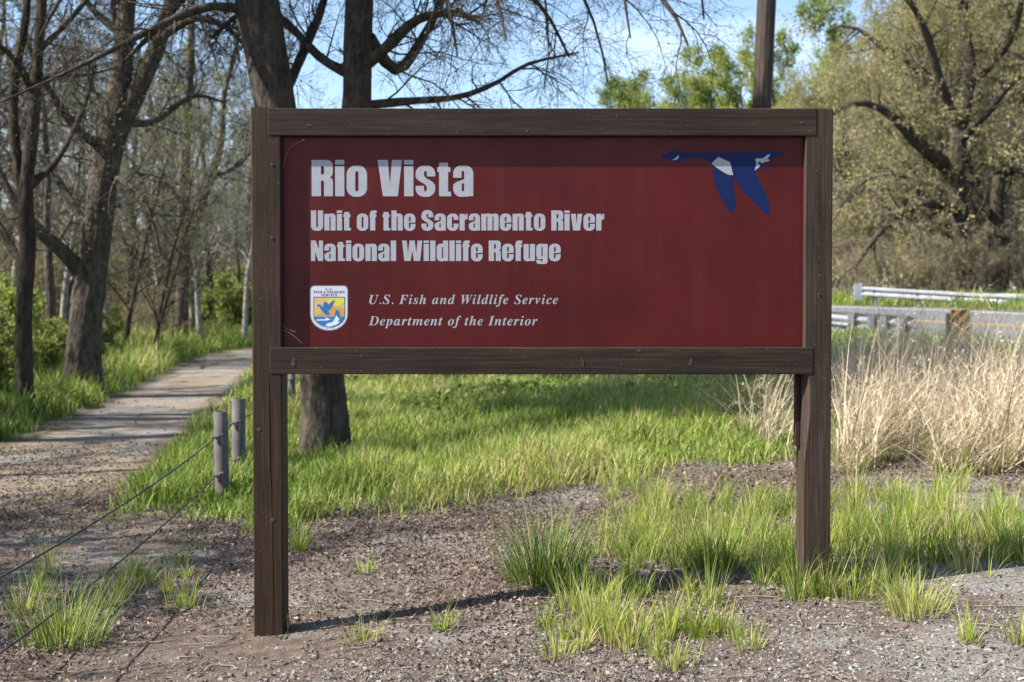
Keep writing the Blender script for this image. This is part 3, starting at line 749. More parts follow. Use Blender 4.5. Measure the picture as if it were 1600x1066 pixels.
shield_text('SERVICE', 340, 610, 312, 350)
def ring_text(text):
    cx, cy = 470, 640
    for i, ch in enumerate(text):
        if ch == ' ': continue
        V, F = font_polys(ch); V = V - np.array([V[:, 0].mean(), 0.35]); t = pi * (0.90 - 0.80 * i / (len(text) - 1))
        c = np.array([cx + 272 * cos(t), cy + 246 * sin(t)]); r = -(t - pi / 2) * 1.0
        xs = V[:, 0] * 30; ys = -V[:, 1] * 30
        X = c[0] + xs * cos(r) - ys * sin(r) * 1.0; Y = c[1] + xs * sin(r) * -1.0 + ys * cos(r)
        P = np.array([on_panel(SO[0] + x / SZ, SO[1] + y / SZ, 0.0012) for x, y in zip(X, Y)])
        yield P, F
_v, _f, _n0 = [], [], 0
for P, F in ring_text('DEPARTMENT OF THE INTERIOR'):
    _v.append(P); _f += [f + _n0 for f in F]; _n0 += len(P)
sign_part('shield_lettering', mesh_np('shield_lettering', np.concatenate(_v), _f, M_INK), shield)['kind'] = 'stuff'
# cobweb strands in the panel's corners
M_WEB = plain('cobweb', (0.45, 0.43, 0.40), 0.8)
for pts in ([(442, 262, 30), (448, 240, 22), (460, 226, 14), (476, 218, 6)], [(436, 515, 24), (452, 520, 12), (472, 536, 4)], [(437, 498, 8), (446, 512, 20), (462, 519, 8)]):
    P = catmull([at_depth(a, b, SIGN_Y + c / 1000.0 - 0.004) for a, b, c in pts], 6)
    sign_part('cobweb_strand', MB().tube(P, 0.0003, 4).mesh('cobweb_strand', M_WEB))

# ------------------------------------------------------------------ trees
def norm(v): return v / (np.linalg.norm(v, axis=-1, keepdims=True) + 1e-9)
def resample(P, R, m):
    d = np.concatenate([[0], np.cumsum(np.linalg.norm(np.diff(P, axis=0), axis=1))]); t = np.linspace(0, d[-1], m)
    return np.stack([np.interp(t, d, P[:, i]) for i in range(3)], -1), np.interp(t, d, R)

def grow(rng, P, R, n, m, tr, ang, length, taper=0.5, rr=0.55, tip=0.25, wig=0.25, trop=0.0, start_up=0.0, rmax=9, rmin=0.002):
    """side shoots on every path of P (N,mp,3)"""
    N, mp = P.shape[:2]
    idx = np.repeat(np.arange(N), n)
    t = np.tile((np.arange(n) + 0.5) / n, N) + rng.uniform(-0.5, 0.5, N * n) / n
    t = tr[0] + (tr[1] - tr[0]) * np.clip(t, 0, 0.999)
    f = np.clip(t * (mp - 1), 0, mp - 1.001); i0 = f.astype(int); fr = (f - i0)[:, None]
    a, b = P[idx, i0], P[idx, i0 + 1]
    base = a * (1 - fr) + b * fr; tan_ = norm(b - a); r = R[idx, i0] * (1 - fr[:, 0]) + R[idx, i0 + 1] * fr[:, 0]
    perp = norm(np.cross(tan_, rng.normal(size=(len(idx), 3))))
    an = rng.uniform(ang[0], ang[1], len(idx))[:, None]
    d = norm(np.cos(an) * tan_ + np.sin(an) * perp + np.array([0, 0, start_up]))
    plen = np.linalg.norm(np.diff(P, axis=1), axis=2).sum(1)[idx]
    L = (length if length > 0 else -length * plen) * (1 - taper * (t - tr[0]) / (tr[1] - tr[0] + 1e-9)) * rng.uniform(0.6, 1.35, len(idx))
    out = np.zeros((len(idx), m, 3)); out[:, 0] = base
    for j in range(1, m):
        out[:, j] = out[:, j - 1] + d * (L / (m - 1))[:, None]
        d = norm(d + wig * rng.normal(size=d.shape) + np.array([0, 0, trop]))
    r0 = np.clip(r * rr, rmin, rmax)
    rad = r0[:, None] * np.linspace(1, tip, m)[None]
    return out, rad

class Wood:
    def __init__(s): s.v = []; s.f = []; s.mi = []; s.tint = []; s.n = 0
    def put(s, v, f, mi=0, tint=0.5):
        s.v.append(v); s.f.append(f + s.n); s.mi.append(np.full(len(f), mi)); s.n += len(v)
        s.tint.append(np.broadcast_to(tint, (len(v),)) if np.ndim(tint) == 0 else tint)
    def tubes(s, P, R, k, mi=0, knob=0.0, rng=None):
        if knob: R = R * (1 + knob * rng.normal(size=R.shape))
        v, f = tubes(P, R, k); s.put(v, f, mi)
    def ridged(s, P, R, k, rng):
        """a thick stem with furrowed bark"""
        P, R = resample(P, R, 120); v, f = tubes(P[None], R[None], k)
        V = v.reshape(120, k, 3); g = rng.normal(size=(120, k)); wv = np.zeros((120, k))
        for it in range(3): g = (g + np.roll(g, 1, 1) + np.roll(g, 1, 0) * 2 + np.roll(g, -1, 0) * 2) / 3.0 / 1.3
        g = g / (np.abs(g).max() + 1e-9)
        big = np.sin(np.arange(k)[None] * 2 * pi / k * 3 + np.linspace(0, 5, 120)[:, None]) * 0.03
        V = P[:, None] + (V - P[:, None]) * (1 + 0.10 * g + big)[..., None]
        s.put(V.reshape(-1, 3), f)
    def mesh(s, name, mats, smooth=True):
        # faces all quads
        return mesh_np(name, np.concatenate(s.v), [np.concatenate(s.f)], mats, tint=np.concatenate(s.tint), smooth=smooth, mat_index=np.concatenate(s.mi))

def bark(name, dark, light, sc=9.0):
    m, n, l, b = nodes_mat(name)
    tc = n.new('ShaderNodeTexCoord'); mp = n.new('ShaderNodeMapping'); mp.inputs['Scale'].default_value = (1, 1, 0.4)
    l.new(tc.outputs['Object'], mp.inputs['Vector'])
    t = n.new('ShaderNodeTexNoise'); t.inputs['Scale'].default_value = sc; t.inputs['Detail'].default_value = 10; t.inputs['Roughness'].default_value = 0.75; t.inputs['Distortion'].default_value = 0.8
    l.new(mp.outputs['Vector'], t.inputs['Vector'])
    v = n.new('ShaderNodeTexVoronoi'); v.inputs['Scale'].default_value = sc * 2.2; l.new(mp.outputs['Vector'], v.inputs['Vector'])
    r = ramp_node(n, [(0.34, dark), (0.52, tuple((a + c) / 2 for a, c in zip(dark, light))), (0.68, light)]); l.new(t.outputs['Fac'], r.inputs['Fac'])
    l.new(r.outputs['Color'], b.inputs['Base Color'])
    ad = n.new('ShaderNodeMath'); ad.operation = 'MULTIPLY_ADD'; ad.inputs[1].default_value = 0.6
    l.new(v.outputs['Distance'], ad.inputs[0]); l.new(t.outputs['Fac'], ad.inputs[2])
    bp = n.new('ShaderNodeBump'); bp.inputs['Strength'].default_value = 0.9; bp.inputs['Distance'].default_value = 0.03
    l.new(ad.outputs[0], bp.inputs['Height']); l.new(bp.outputs['Normal'], b.inputs['Normal'])
    b.inputs['Roughness'].default_value = 0.95; b.inputs['Specular IOR Level'].default_value = 0.1
    return m
B_OAK = bark('oak_bark', (0.022, 0.017, 0.013), (0.115, 0.095, 0.078))
B_GREY = bark('grey_bark', (0.022, 0.017, 0.013), (0.15, 0.128, 0.105))
B_PALE = bark('pale_bark', (0.15, 0.135, 0.115), (0.40, 0.37, 0.33))
B_DARK = bark('dark_limb_bark', (0.020, 0.016, 0.012), (0.085, 0.07, 0.056))
B_TWIG = plain('grey_brown_twigs', (0.17, 0.145, 0.12), 0.9, spec=0.1)
B_TWIGD = plain('dark_twigs', (0.045, 0.037, 0.031), 0.9, spec=0.1)
B_TWIGP = plain('pale_scrub_twigs', (0.21, 0.172, 0.132), 0.9, spec=0.1)
L_BUD = leafy('spring_buds', [(0.0, (0.05, 0.05, 0.025)), (0.6, (0.10, 0.11, 0.03)), (1.0, (0.2, 0.22, 0.05))], 0.3)
L_DEAD = leafy('clinging_brown_leaves', [(0.0, (0.045, 0.038, 0.028)), (0.6, (0.075, 0.065, 0.045)), (1.0, (0.14, 0.15, 0.05))], 0.25)
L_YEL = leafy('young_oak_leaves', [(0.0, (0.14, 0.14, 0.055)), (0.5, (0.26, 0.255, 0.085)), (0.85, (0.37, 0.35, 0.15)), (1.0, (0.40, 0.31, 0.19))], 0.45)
L_GRN = leafy('fresh_green_leaves', [(0.0, (0.06, 0.12, 0.02)), (0.5, (0.15, 0.26, 0.04)), (1.0, (0.30, 0.40, 0.08))], 0.45)
L_GLT = leafy('pale_green_leaves', [(0.0, (0.12, 0.17, 0.035)), (0.5, (0.24, 0.30, 0.065)), (1.0, (0.40, 0.41, 0.12))], 0.45)
L_BUSH = leafy('undergrowth_leaves', [(0.0, (0.08, 0.11, 0.025)), (0.5, (0.17, 0.21, 0.045)), (1.0, (0.30, 0.33, 0.09))], 0.45)

def shoot_leaves(w, rng, P, k, size, mi, aspect=0.6, spread=0.05, keep=1.0, lo=0.0, hi=1.0):
    N, m = P.shape[:2]
    t = rng.uniform(0.15, 1.0, (N, k)) * (m - 1.001); i0 = t.astype(int); fr = (t - i0)[..., None]
    n = np.arange(N)[:, None]
    C = (P[n, i0] * (1 - fr) + P[n, i0 + 1] * fr).reshape(-1, 3)
    C = C + rng.normal(size=C.shape) * spread
    if keep < 1: C = C[rng.random(len(C)) < keep]
    s = size * rng.uniform(0.5, 1.4, len(C))
    v, f = quads_at(C, s, rng, aspect)
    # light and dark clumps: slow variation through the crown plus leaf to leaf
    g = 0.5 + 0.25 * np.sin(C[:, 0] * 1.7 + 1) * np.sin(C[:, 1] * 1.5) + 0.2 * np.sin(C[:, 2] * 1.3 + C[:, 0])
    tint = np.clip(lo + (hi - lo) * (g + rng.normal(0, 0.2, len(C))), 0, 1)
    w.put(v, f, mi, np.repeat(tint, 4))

def make_tree(name, seed, h, r, bark_m, twig_m, leaf_m, leaf=(0, 0.1), n1=12, n2=7, n3=6, n4=5, stems=1, t1=0.3, spread=0.5, ang1=(0.7, 1.2), trop1=0.05, trop4=0.0,
              lean=0.06, wig=0.16, l2=-0.5, l3=-0.45, l4=-0.5, twig_r=0.004, aspect=0.6, leaf_spread=0.06, lo=0.0, hi=1.0, leaf_z=None):
    """-> (trunk mesh, crown mesh) standing at the origin"""
    rng = np.random.default_rng(seed)
    tr, cr = Wood(), Wood()
    P0, R0 = [], []
    for s in range(stems):
        m = 12; z = np.linspace(0, 1, m)
        a = rng.uniform(0, 2 * pi); ln = lean * rng.uniform(0.5, 1.5) + (0.22 * (stems > 1)) * rng.uniform(0.6, 1.4)
        wob_ = np.cumsum(rng.normal(0, wig * 0.12, (m, 2)), 0)
        hh = h * rng.uniform(0.8, 1.05) if stems > 1 else h
        x = cos(a) * ln * hh * z ** 1.2 + wob_[:, 0] * hh * 0.2; y = sin(a) * ln * hh * z ** 1.2 + wob_[:, 1] * hh * 0.2
        P0.append(np.column_stack([x - x[0] + cos(a) * r * (stems > 1), y - y[0] + sin(a) * r * (stems > 1), z * hh - 0.25]))
        fl = 1 + 0.5 * np.exp(-z * hh / 0.35)
        R0.append(r * fl * (1 - 0.85 * z ** 0.9) * (0.7 if stems > 1 else 1))
    P0, R0 = np.array(P0), np.array(R0)
    tr.tubes(P0, R0, 10, knob=0.05, rng=rng)
    P1, R1 = grow(rng, P0, R0, n1, 8, (t1, 0.98), ang1, h * spread, 0.55, 0.5, 0.2, wig, trop1, 0.25)
    tr.tubes(P1, R1, 7, knob=0.05, rng=rng)
    P2, R2 = grow(rng, P1, R1, n2, 6, (0.25, 1.0), (0.5, 1.2), l2, 0.4, 0.6, 0.25, wig * 1.2, 0.03, 0.1)
    tr.tubes(P2, R2, 5)
    P3, R3 = grow(rng, P2, R2, n3, 4, (0.2, 1.0), (0.4, 1.2), l3, 0.3, 0.6, 0.4, wig * 1.5, 0.0, 0.0, rmin=twig_r * 1.3)
    cr.tubes(P3, R3, 3, 0)
    if n4:
        P4, R4 = grow(rng, P3, R3, n4, 3, (0.2, 1.0), (0.4, 1.1), l4, 0.3, 0.7, 0.5, wig * 1.5, trop4, 0.0, rmin=twig_r)
        cr.tubes(P4, R4, 3, 0)
    else: P4 = P3
    if leaf_z:
        zz_ = P4[:, -1, 2] / h; P4 = P4[rng.random(len(P4)) < sstep(leaf_z[0], leaf_z[1], zz_ + 0.12 * np.sin(P4[:, 0, 0] * 0.9) * np.sin(P4[:, 0, 1] * 0.8 + 1)) * 0.94 + 0.06]
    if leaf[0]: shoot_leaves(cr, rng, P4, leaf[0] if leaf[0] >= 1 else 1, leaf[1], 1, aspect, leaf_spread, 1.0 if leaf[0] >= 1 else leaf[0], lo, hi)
    return tr.mesh('trunk', bark_m), cr.mesh('crown', [twig_m, leaf_m], smooth=False)

def plant(name, meshes, x, y, rz, sc, label, category='tree', group=None, sz_=1.0, sink=0.0):
    o = empty(name, (x, y, h1(x, y) - sink), label, category, group)
    o.rotation_euler = (0, 0, rz); o.scale = (sc, sc, sc * sz_)
    link('trunk', meshes[0], o); link('crown', meshes[1], o)
    return o

def px_tree(D, stems, limbs, seed, bark_m, twig_m, leaf_m, label, name, leaf=(2, 0.03), n2=8, n3=7, n4=6, droop=-0.06, top=None, l2=0.9, l3=0.45, l4=0.22, keep_low=True, category='tree', twig_r=0.003, extra=None):
    """a tree whose stems and main limbs follow given outlines: (px, py, radius px, depth offset)"""
    rng = np.random.default_rng(seed); tr, cr = Wood(), Wood()
    def path(pts, m):
        P = np.array([at_depth(p[0], p[1], D + (p[3] if len(p) > 3 else 0)) for p in pts]); R = np.array([p[2] * D / FPX for p in pts])
        P = np.column_stack([catmull(P, 4), np.interp(np.linspace(0, len(R) - 1, 4 * (len(R) - 1) + 1), np.arange(len(R)), R)])
        return resample(P[:, :3], P[:, 3], m)
    org = np.array([*path(stems[0], 4)[0][0][:2], 0]); org[2] = h1(org[0], org[1])
    LP, LR = [], []
    for k, st in enumerate(stems):
        P, R = path(st, 28); P = P - org
        if k == 0:
            z = P[:, 2]; R = R * (1 + 0.22 * np.exp(-np.clip(z, 0, 9) / 0.22))
        tr.ridged(P, R, 40, rng); LP.append(P[-14:][::1]); LR.append(R[-14:])
    P1 = []; R1 = []
    for lb in limbs:
        P, R = path(lb, 14); P1.append(P - org); R1.append(R)
    P1, R1 = np.array(P1), np.array(R1)
    if len(limbs): tr.tubes(P1, R1, 8, knob=0.05, rng=rng)
    if top:   # further limbs on the upper stems
        Pa, Ra = grow(rng, np.array(LP), np.array(LR), top[0], 14, (0.0, 0.98), (0.6, 1.2), top[1], 0.4, 0.4, 0.15, 0.16, top[2], 0.1)
        tr.tubes(Pa, Ra, 7, knob=0.04, rng=rng)
        P1 = np.concatenate([P1, Pa]) if len(limbs) else Pa; R1 = np.concatenate([R1, Ra]) if len(limbs) else Ra
    P2, R2 = grow(rng, P1, R1, n2, 7, (0.08, 1.0), (0.5, 1.25), l2, 0.3, 0.5, 0.16, 0.22, droop * 0.5, 0.0, rmax=0.013 * max(1.0, D / 16), rmin=twig_r * 1.6)
    tr.tubes(P2, R2, 5)
    P3, R3 = grow(rng, P2, R2, n3, 5, (0.1, 1.0), (0.4, 1.2), l3, 0.3, 0.55, 0.4, 0.26, droop, 0.0, rmax=0.008, rmin=twig_r)
    cr.tubes(P3, R3, 4, 0)
    P4, R4 = grow(rng, P3, R3, n4, 4, (0.1, 1.0), (0.4, 1.2), l4, 0.3, 0.7, 0.5, 0.3, droop, 0.0, rmax=0.004, rmin=twig_r * 0.7)
    cr.tubes(P4, R4, 3, 0)
    if leaf[0]: shoot_leaves(cr, rng, P4, max(1, int(leaf[0])), leaf[1], 1, 0.7, 0.012, min(1.0, leaf[0]))
    if extra:      # leaf clumps added above the view to thicken the crown's shade
        z0, k, size = extra
        sel = P4[P4[:, 0, 2] > z0]
        if len(sel): shoot_leaves(cr, rng, sel, k, size, 1, 0.7, 0.06)
    o = empty(name, tuple(org), label, category)
    link('trunk', tr.mesh('trunk', bark_m), o); link('crown', cr.mesh('crown', [twig_m, leaf_m], smooth=False), o)
    return o

# the oak behind the sign: one leaning and one upright stem
px_tree(12.6,
    [[(508, 760, 37), (508, 700, 36), (506, 640, 34), (500, 570, 33), (482, 420, 33), (447, 250, 32), (430, 168, 31), (402, 0, 34), (383, -160, 31), (372, -350, 26), (385, -620, 17), (400, -900, 8)],
     [(488, 470, 28), (520, 360, 25), (545, 250, 23), (557, 168, 22), (559, 80, 22), (562, 0, 21), (572, -150, 19), (602, -350, 15), (640, -640, 8)]],
    [[(560, 112, 10, 0), (600, 78, 9, -.2), (650, 32, 7, -.4), (705, 20, 6, -.6), (748, 32, 4, -.8)],
     [(568, 165, 8, 0), (640, 158, 6.5, .2), (715, 152, 5, .3), (775, 130, 4, .4), (825, 100, 3, .5), (905, 82, 1.5, .6)],
     [(575, 60, 12, 0), (620, 110, 9, .4), (660, 60, 8, .8), (690, 0, 6, 1.0), (705, -60, 4, 1.2)],
     [(390, 18, 8, 0), (330, 10, 6.5, -.3), (262, 34, 5.5, -.6), (180, 76, 4, -.8), (90, 120, 2.6, -1), (0, 160, 1.5, -1.2)],
     [(440, 160, 9, 0), (470, 90, 8, .5), (500, 20, 7, .8), (520, -60, 5, 1.0), (530, -120, 3, 1.0)],
     [(555, 120, 9, 0), (500, 90, 8, .4), (440, 30, 7, .8), (380, 20, 5, 1.4), (330, 60, 3, 1.8)],
     [(572, -150, 11, 0), (700, -120, 9, -.4), (850, -90, 7, -.8), (980, -50, 5, -1.1), (1045, 10, 3, -1.3), (1075, 70, 1.5, -1.4)],
     [(562, -40, 10, 0), (650, -70, 8, .3), (760, -50, 6, .5), (845, 10, 4, .7), (890, 90, 2, .8)],
     [(580, -190, 10, 0), (720, -230, 8, .5), (880, -190, 6, .8), (980, -110, 4, 1.0), (1050, -20, 2, 1.1)],
     [(566, -90, 9, 0), (640, -130, 7, -.8), (720, -90, 5, -1.4), (770, -20, 3, -1.8), (790, 60, 1.5, -2)],
     [(380, -140, 9, 0), (300, -130, 7, -.5), (200, -90, 5, -1), (110, -20, 3, -1.4), (60, 60, 1.5, -1.6)],
     [(375, -300, 10, 0), (280, -300, 8, .6), (150, -260, 6, 1.2), (30, -180, 3, 1.8)],
     [(600, -330, 9, 0), (720, -330, 7, -.6), (850, -280, 5, -1.0), (930, -180, 4, -1.3), (965, -60, 3, -1.4), (985, 60, 1.5, -1.5)],
     [(590, -280, 9, 0), (760, -300, 7, .2), (930, -270, 5, .4), (1040, -180, 4, .5), (1085, -80, 3, .6), (1100, 30, 1.5, .6)],
     [(568, -100, 8, 0), (660, -160, 6, 1.0), (800, -140, 5, 1.5), (880, -60, 4, 1.8), (930, 40, 2.5, 2.0), (950, 130, 1.3, 2.0)],
     [(565, -60, 8, 0), (610, -100, 6, -.6), (665, -70, 5, -1.0), (700, 10, 3, -1.2), (715, 90, 1.5, -1.2)],
     [(570, -120, 7, 0), (690, -190, 5, 1.6), (790, -150, 4, 2.0), (840, -60, 3, 2.2), (858, 60, 1.5, 2.3), (850, 140, 1.0, 2.3)],
     [(372, -60, 8, 0), (320, -40, 7, .9), (250, 40, 5, 1.6), (190, 100, 3, 2.0)]],
    11, B_OAK, B_TWIGD, L_BUD, 'large dark oak with a forked bare trunk right behind the left sign post', 'oak_tree', leaf=(1, 0.022), n2=11, n3=8, n4=6, droop=-0.10,
    top=(7, 3.4, 0.03), l2=1.1, l3=0.55, l4=0.24, twig_r=0.0026, extra=(6.6, 2, 0.09))

# trees at the left side of the trail
px_tree(20.0,
    [[(128, 640, 30), (130, 560, 27), (136, 480, 24), (146, 400, 23), (160, 300, 22), (172, 215, 22), (190, 120, 16), (196, 40, 14), (204, -60, 12), (215, -240, 7), (220, -420, 3)],
     [(168, 235, 20), (196, 180, 15), (225, 120, 14), (250, 60, 12), (268, 0, 10), (290, -120, 8), (300, -300, 3)]],
    [[(128, 430, 14, 0), (100, 395, 12, -.3), (60, 360, 10, -.5), (25, 320, 7, -.6), (0, 270, 5, -.6), (-30, 200, 2, -.6)],
     [(150, 380, 7, 0), (120, 330, 6, .4), (70, 250, 5, .8), (20, 200, 3, 1), (-20, 150, 2, 1)],
     [(170, 240, 8, 0), (120, 200, 7, -.4), (70, 130, 5, -.7), (40, 60, 3, -.8)],
     [(190, 190, 8, 0), (240, 190, 6, .6), (300, 150, 4, 1), (350, 160, 2, 1.2)],
     [(196, 60, 7, 0), (150, 20, 6, .2), (100, -40, 4, .4), (60, -80, 2, .5)],
     [(250, 60, 7, 0), (300, 30, 6, -.5), (350, 40, 4, -.8), (390, 80, 2, -1)],
     [(165, 270, 6, 0), (215, 300, 5, -.4), (240, 350, 3, -.6), (250, 400, 2, -.6)]],
    12, B_GREY, B_TWIGD, L_DEAD, 'thick grey bark tree forking in two above the bushes left of the trail', 'forked_tree', leaf=(1, 0.06), n2=9, n3=7, n4=5, droop=-0.03, top=(5, 3.0, 0.02), l2=1.3, l3=0.7, l4=0.32, twig_r=0.004)
px_tree(16.5,
    [[(40, 700, 14), (38, 600, 13), (37, 490, 12.5), (44, 380, 12), (40, 300, 11), (52, 200, 9), (58, 100, 8), (66, 0, 7), (72, -160, 5), (80, -400, 3)],
     [(42, 330, 9), (24, 230, 8), (22, 130, 7), (40, 30, 6), (52, -120, 4), (60, -260, 2)]],
    [[(46, 290, 7, 0), (90, 250, 5, .4), (130, 170, 4, .8), (150, 100, 2, 1)], [(40, 420, 6, 0), (10, 370, 5, .2), (-30, 300, 3, .4), (-60, 260, 2, .4)],
     [(55, 150, 6, 0), (20, 90, 5, -.3), (-20, 60, 3, -.5), (-50, 40, 2, -.5)], [(60, 80, 5, 0), (110, 30, 4, .3), (160, -30, 3, .5), (190, -60, 2, .5)]],
    13, B_DARK, B_TWIGD, L_DEAD, 'slender dark tree near the left edge of the woodland', 'slender_tree', leaf=(1, 0.05), n2=8, n3=6, n4=4, droop=-0.02, top=(4, 2.0, 0.03), l2=0.9, l3=0.5, l4=0.25, twig_r=0.0035)
px_tree(36.0,
    [[(284, 560, 11), (284, 480, 10), (288, 390, 9), (286, 330, 9), (290, 240, 7), (296, 140, 6), (300, 20, 5), (305, -140, 3)],
     [(288, 400, 8), (304, 350, 7), (322, 295, 7), (345, 230, 5), (350, 150, 4), (372, 60, 3), (380, -60, 2)]],
    [[(290, 270, 5, 0), (260, 240, 4, .6), (240, 190, 3, 1), (232, 130, 2, 1)], [(330, 280, 4, 0), (370, 260, 3, .5), (400, 230, 2, .8)],
     [(288, 320, 4, 0), (250, 280, 3, -.6), (215, 270, 2, -1)]],
    14, B_GREY, B_TWIG, L_BUD, 'forked grey tree standing where the trail bends away', 'forked_tree', leaf=(1, 0.09), n2=8, n3=6, n4=4, droop=0.0, top=(6, 4.0, 0.04), l2=2.0, l3=1.1, l4=0.55, twig_r=0.006)

ORD = ['first', 'second', 'third', 'fourth', 'fifth', 'sixth', 'seventh', 'eighth', 'ninth', 'tenth', 'eleventh', 'twelfth', 'thirteenth', 'fourteenth', 'fifteenth', 'sixteenth', 'seventeenth', 'eighteenth', 'nineteenth', 'twentieth']
def rank(spots, me, kind=None):
    """place of a spot among its kind, counted from the left edge of the picture"""
    seen = sorted(p[0] for p in spots if 0 <= p[0] <= 1600 and (kind is None or p[2] == kind))
    return ORD[min(seen.index(me), 19)] if me in seen else None
# woodland trees that cannot be told apart: a few kinds, each copied
rngp = np.random.default_rng(77)
BARE = [make_tree('bare', 21, 13, 0.17, B_GREY, B_TWIG, L_BUD, (0.35, 0.07), n1=14, n2=7, n3=6, n4=5, t1=0.28, spread=0.34, trop1=0.08, twig_r=0.005),
        make_tree('bare', 22, 11, 0.13, B_PALE, B_TWIG, L_BUD, (0.35, 0.07), n1=13, n2=7, n3=6, n4=5, t1=0.22, spread=0.36, trop1=0.06, lean=0.12, wig=0.22, twig_r=0.005),
        make_tree('bare', 23, 9, 0.10, B_DARK, B_TWIG, L_GLT, (0.45, 0.07), n1=12, n2=7, n3=6, n4=5, t1=0.15, spread=0.36, trop1=0.05, stems=2, wig=0.24, twig_r=0.005)]
SHRUB = [make_tree('shrub', 31, 3.6, 0.05, B_TWIGP, B_TWIGP, L_YEL, (0.3, 0.06), n1=8, n2=7, n3=6, n4=5, stems=5, t1=0.1, spread=0.5, ang1=(0.5, 1.3), wig=0.3, twig_r=0.005),
         make_tree('shrub', 32, 3.2, 0.05, B_TWIG, B_TWIGP, L_YEL, (0.3, 0.06), n1=8, n2=7, n3=6, n4=5, stems=6, t1=0.08, spread=0.55, ang1=(0.6, 1.5), trop1=-0.02, wig=0.32, twig_r=0.005)]
BUSH = [make_tree('bush', 41, 1.5, 0.02, B_TWIGD, B_TWIGD, L_BUSH, (1, 0.07), n1=7, n2=6, n3=5, n4=4, stems=6, t1=0.1, spread=0.5, ang1=(0.5, 1.2), wig=0.3, twig_r=0.003, leaf_spread=0.05),
        make_tree('bush', 42, 1.3, 0.02, B_TWIGD, B_TWIGD, L_GLT, (2, 0.07), n1=7, n2=6, n3=5, n4=4, stems=6, t1=0.1, spread=0.55, ang1=(0.5, 1.3), wig=0.3, twig_r=0.003, leaf_spread=0.05)]
OAK = [make_tree('oak', 51, 15, 0.36, B_DARK, B_TWIGP, L_YEL, (6, 0.10), n1=11, n2=7, n3=6, n4=5, t1=0.14, leaf_z=(0.15, 0.7), spread=0.6, ang1=(0.8, 1.5), trop1=0.02, wig=0.3, twig_r=0.009, leaf_spread=0.16),
       make_tree('oak', 52, 13.5, 0.32, B_DARK, B_TWIGP, L_YEL, (6, 0.10), n1=10, n2=7, n3=6, n4=5, stems=2, t1=0.12, leaf_z=(0.18, 0.75), spread=0.58, ang1=(0.8, 1.6), trop1=0.0, wig=0.34, twig_r=0.009, leaf_spread=0.16)]
GREEN = [make_tree('green', 61, 13, 0.25, B_GREY, B_TWIG, L_GLT, (8, 0.15), n1=14, n2=8, n3=6, n4=4, t1=0.15, spread=0.36, ang1=(0.6, 1.2), trop1=0.08, wig=0.2, twig_r=0.008, leaf_spread=0.15),
         make_tree('green', 62, 14, 0.25, B_GREY, B_TWIG, L_GLT, (7, 0.15), n1=13, n2=8, n3=6, n4=4, t1=0.52, spread=0.32, ang1=(0.7, 1.3), trop1=0.05, wig=0.2, twig_r=0.008, leaf_spread=0.15)]  # high bare trunk, shaped to shade the meadow and leave the trail lit

def clear_of(x, y, gap):
    d, _ = road_sd(np.array([x]), np.array([y]))
    return path_d(np.array([x]), np.array([y]))[0] > gap and d[0] > ROAD_HW + 2.0
# woodland left and behind, both sides of the trail
n_b = 0
placed = []
def try_place(x, y, r):
    if any((x - a) ** 2 + (y - b) ** 2 < (r + c) ** 2 for a, b, c in placed): return False
    placed.append((x, y, r)); return True
WOODS = ((12, 30, 1, .9), (75, 27, 0, .8), (100, 38, 2, 1), (155, 46, 1, 1.1), (190, 34, 2, .9), (232, 29, 2, .75), (215, 52, 0, 1.1), (262, 44, 2, 1.0), (312, 40, 1, .95), (335, 48, 0, 1.0), (350, 58, 1, 1.1), (372, 50, 2, 1.0), (385, 64, 0, 1.2),
                     (-20, 40, 0, 1.1), (40, 50, 0, 1.2), (120, 60, 1, 1.3), (175, 66, 0, 1.3), (250, 62, 2, 1.4), (300, 70, 1, 1.4), (400, 75, 1, 1.3), (430, 58, 0, 1.1), (470, 66, 2, 1.2), (520, 70, 1, 1.1), (560, 62, 2, 1.0), (610, 75, 0, 1.0),
                     (92, 31, 1, .8), (172, 30, 1, .7), (250, 38, 1, .8), (328, 55, 1, 1.1), (298, 48, 1, 1.0), (206, 42, 0, .9), (62, 42, 1, 1.1), (380, 41, 1, .9),
                     (-60, 30, 2, .9), (-110, 36, 1, 1.), (60, 74, 2, 1.5), (0, 64, 1, 1.4), (450, 44, 2, .9), (540, 46, 2, .85), (200, 82, 1, 1.5), (360, 84, 2, 1.6), (140, 84, 0, 1.5), (80, 90, 1, 1.6), (270, 88, 0, 1.5))
for px, y, k, sc in WOODS:
    w_ = ('tall grey bare woodland tree behind the trail', 'pale thin bare woodland tree behind the trail', 'dark double-stemmed woodland tree behind the trail')[k]; r_ = rank(WOODS, px, k)
    plant('bare_tree', BARE[k], (px - 800) * y / FPX, y, rngp.uniform(0, 6.3), sc, w_ + (', %s of its kind from the left' % r_ if r_ else ', beyond the left edge of the view'), 'tree', 'bare trees of the woodland behind the trail')
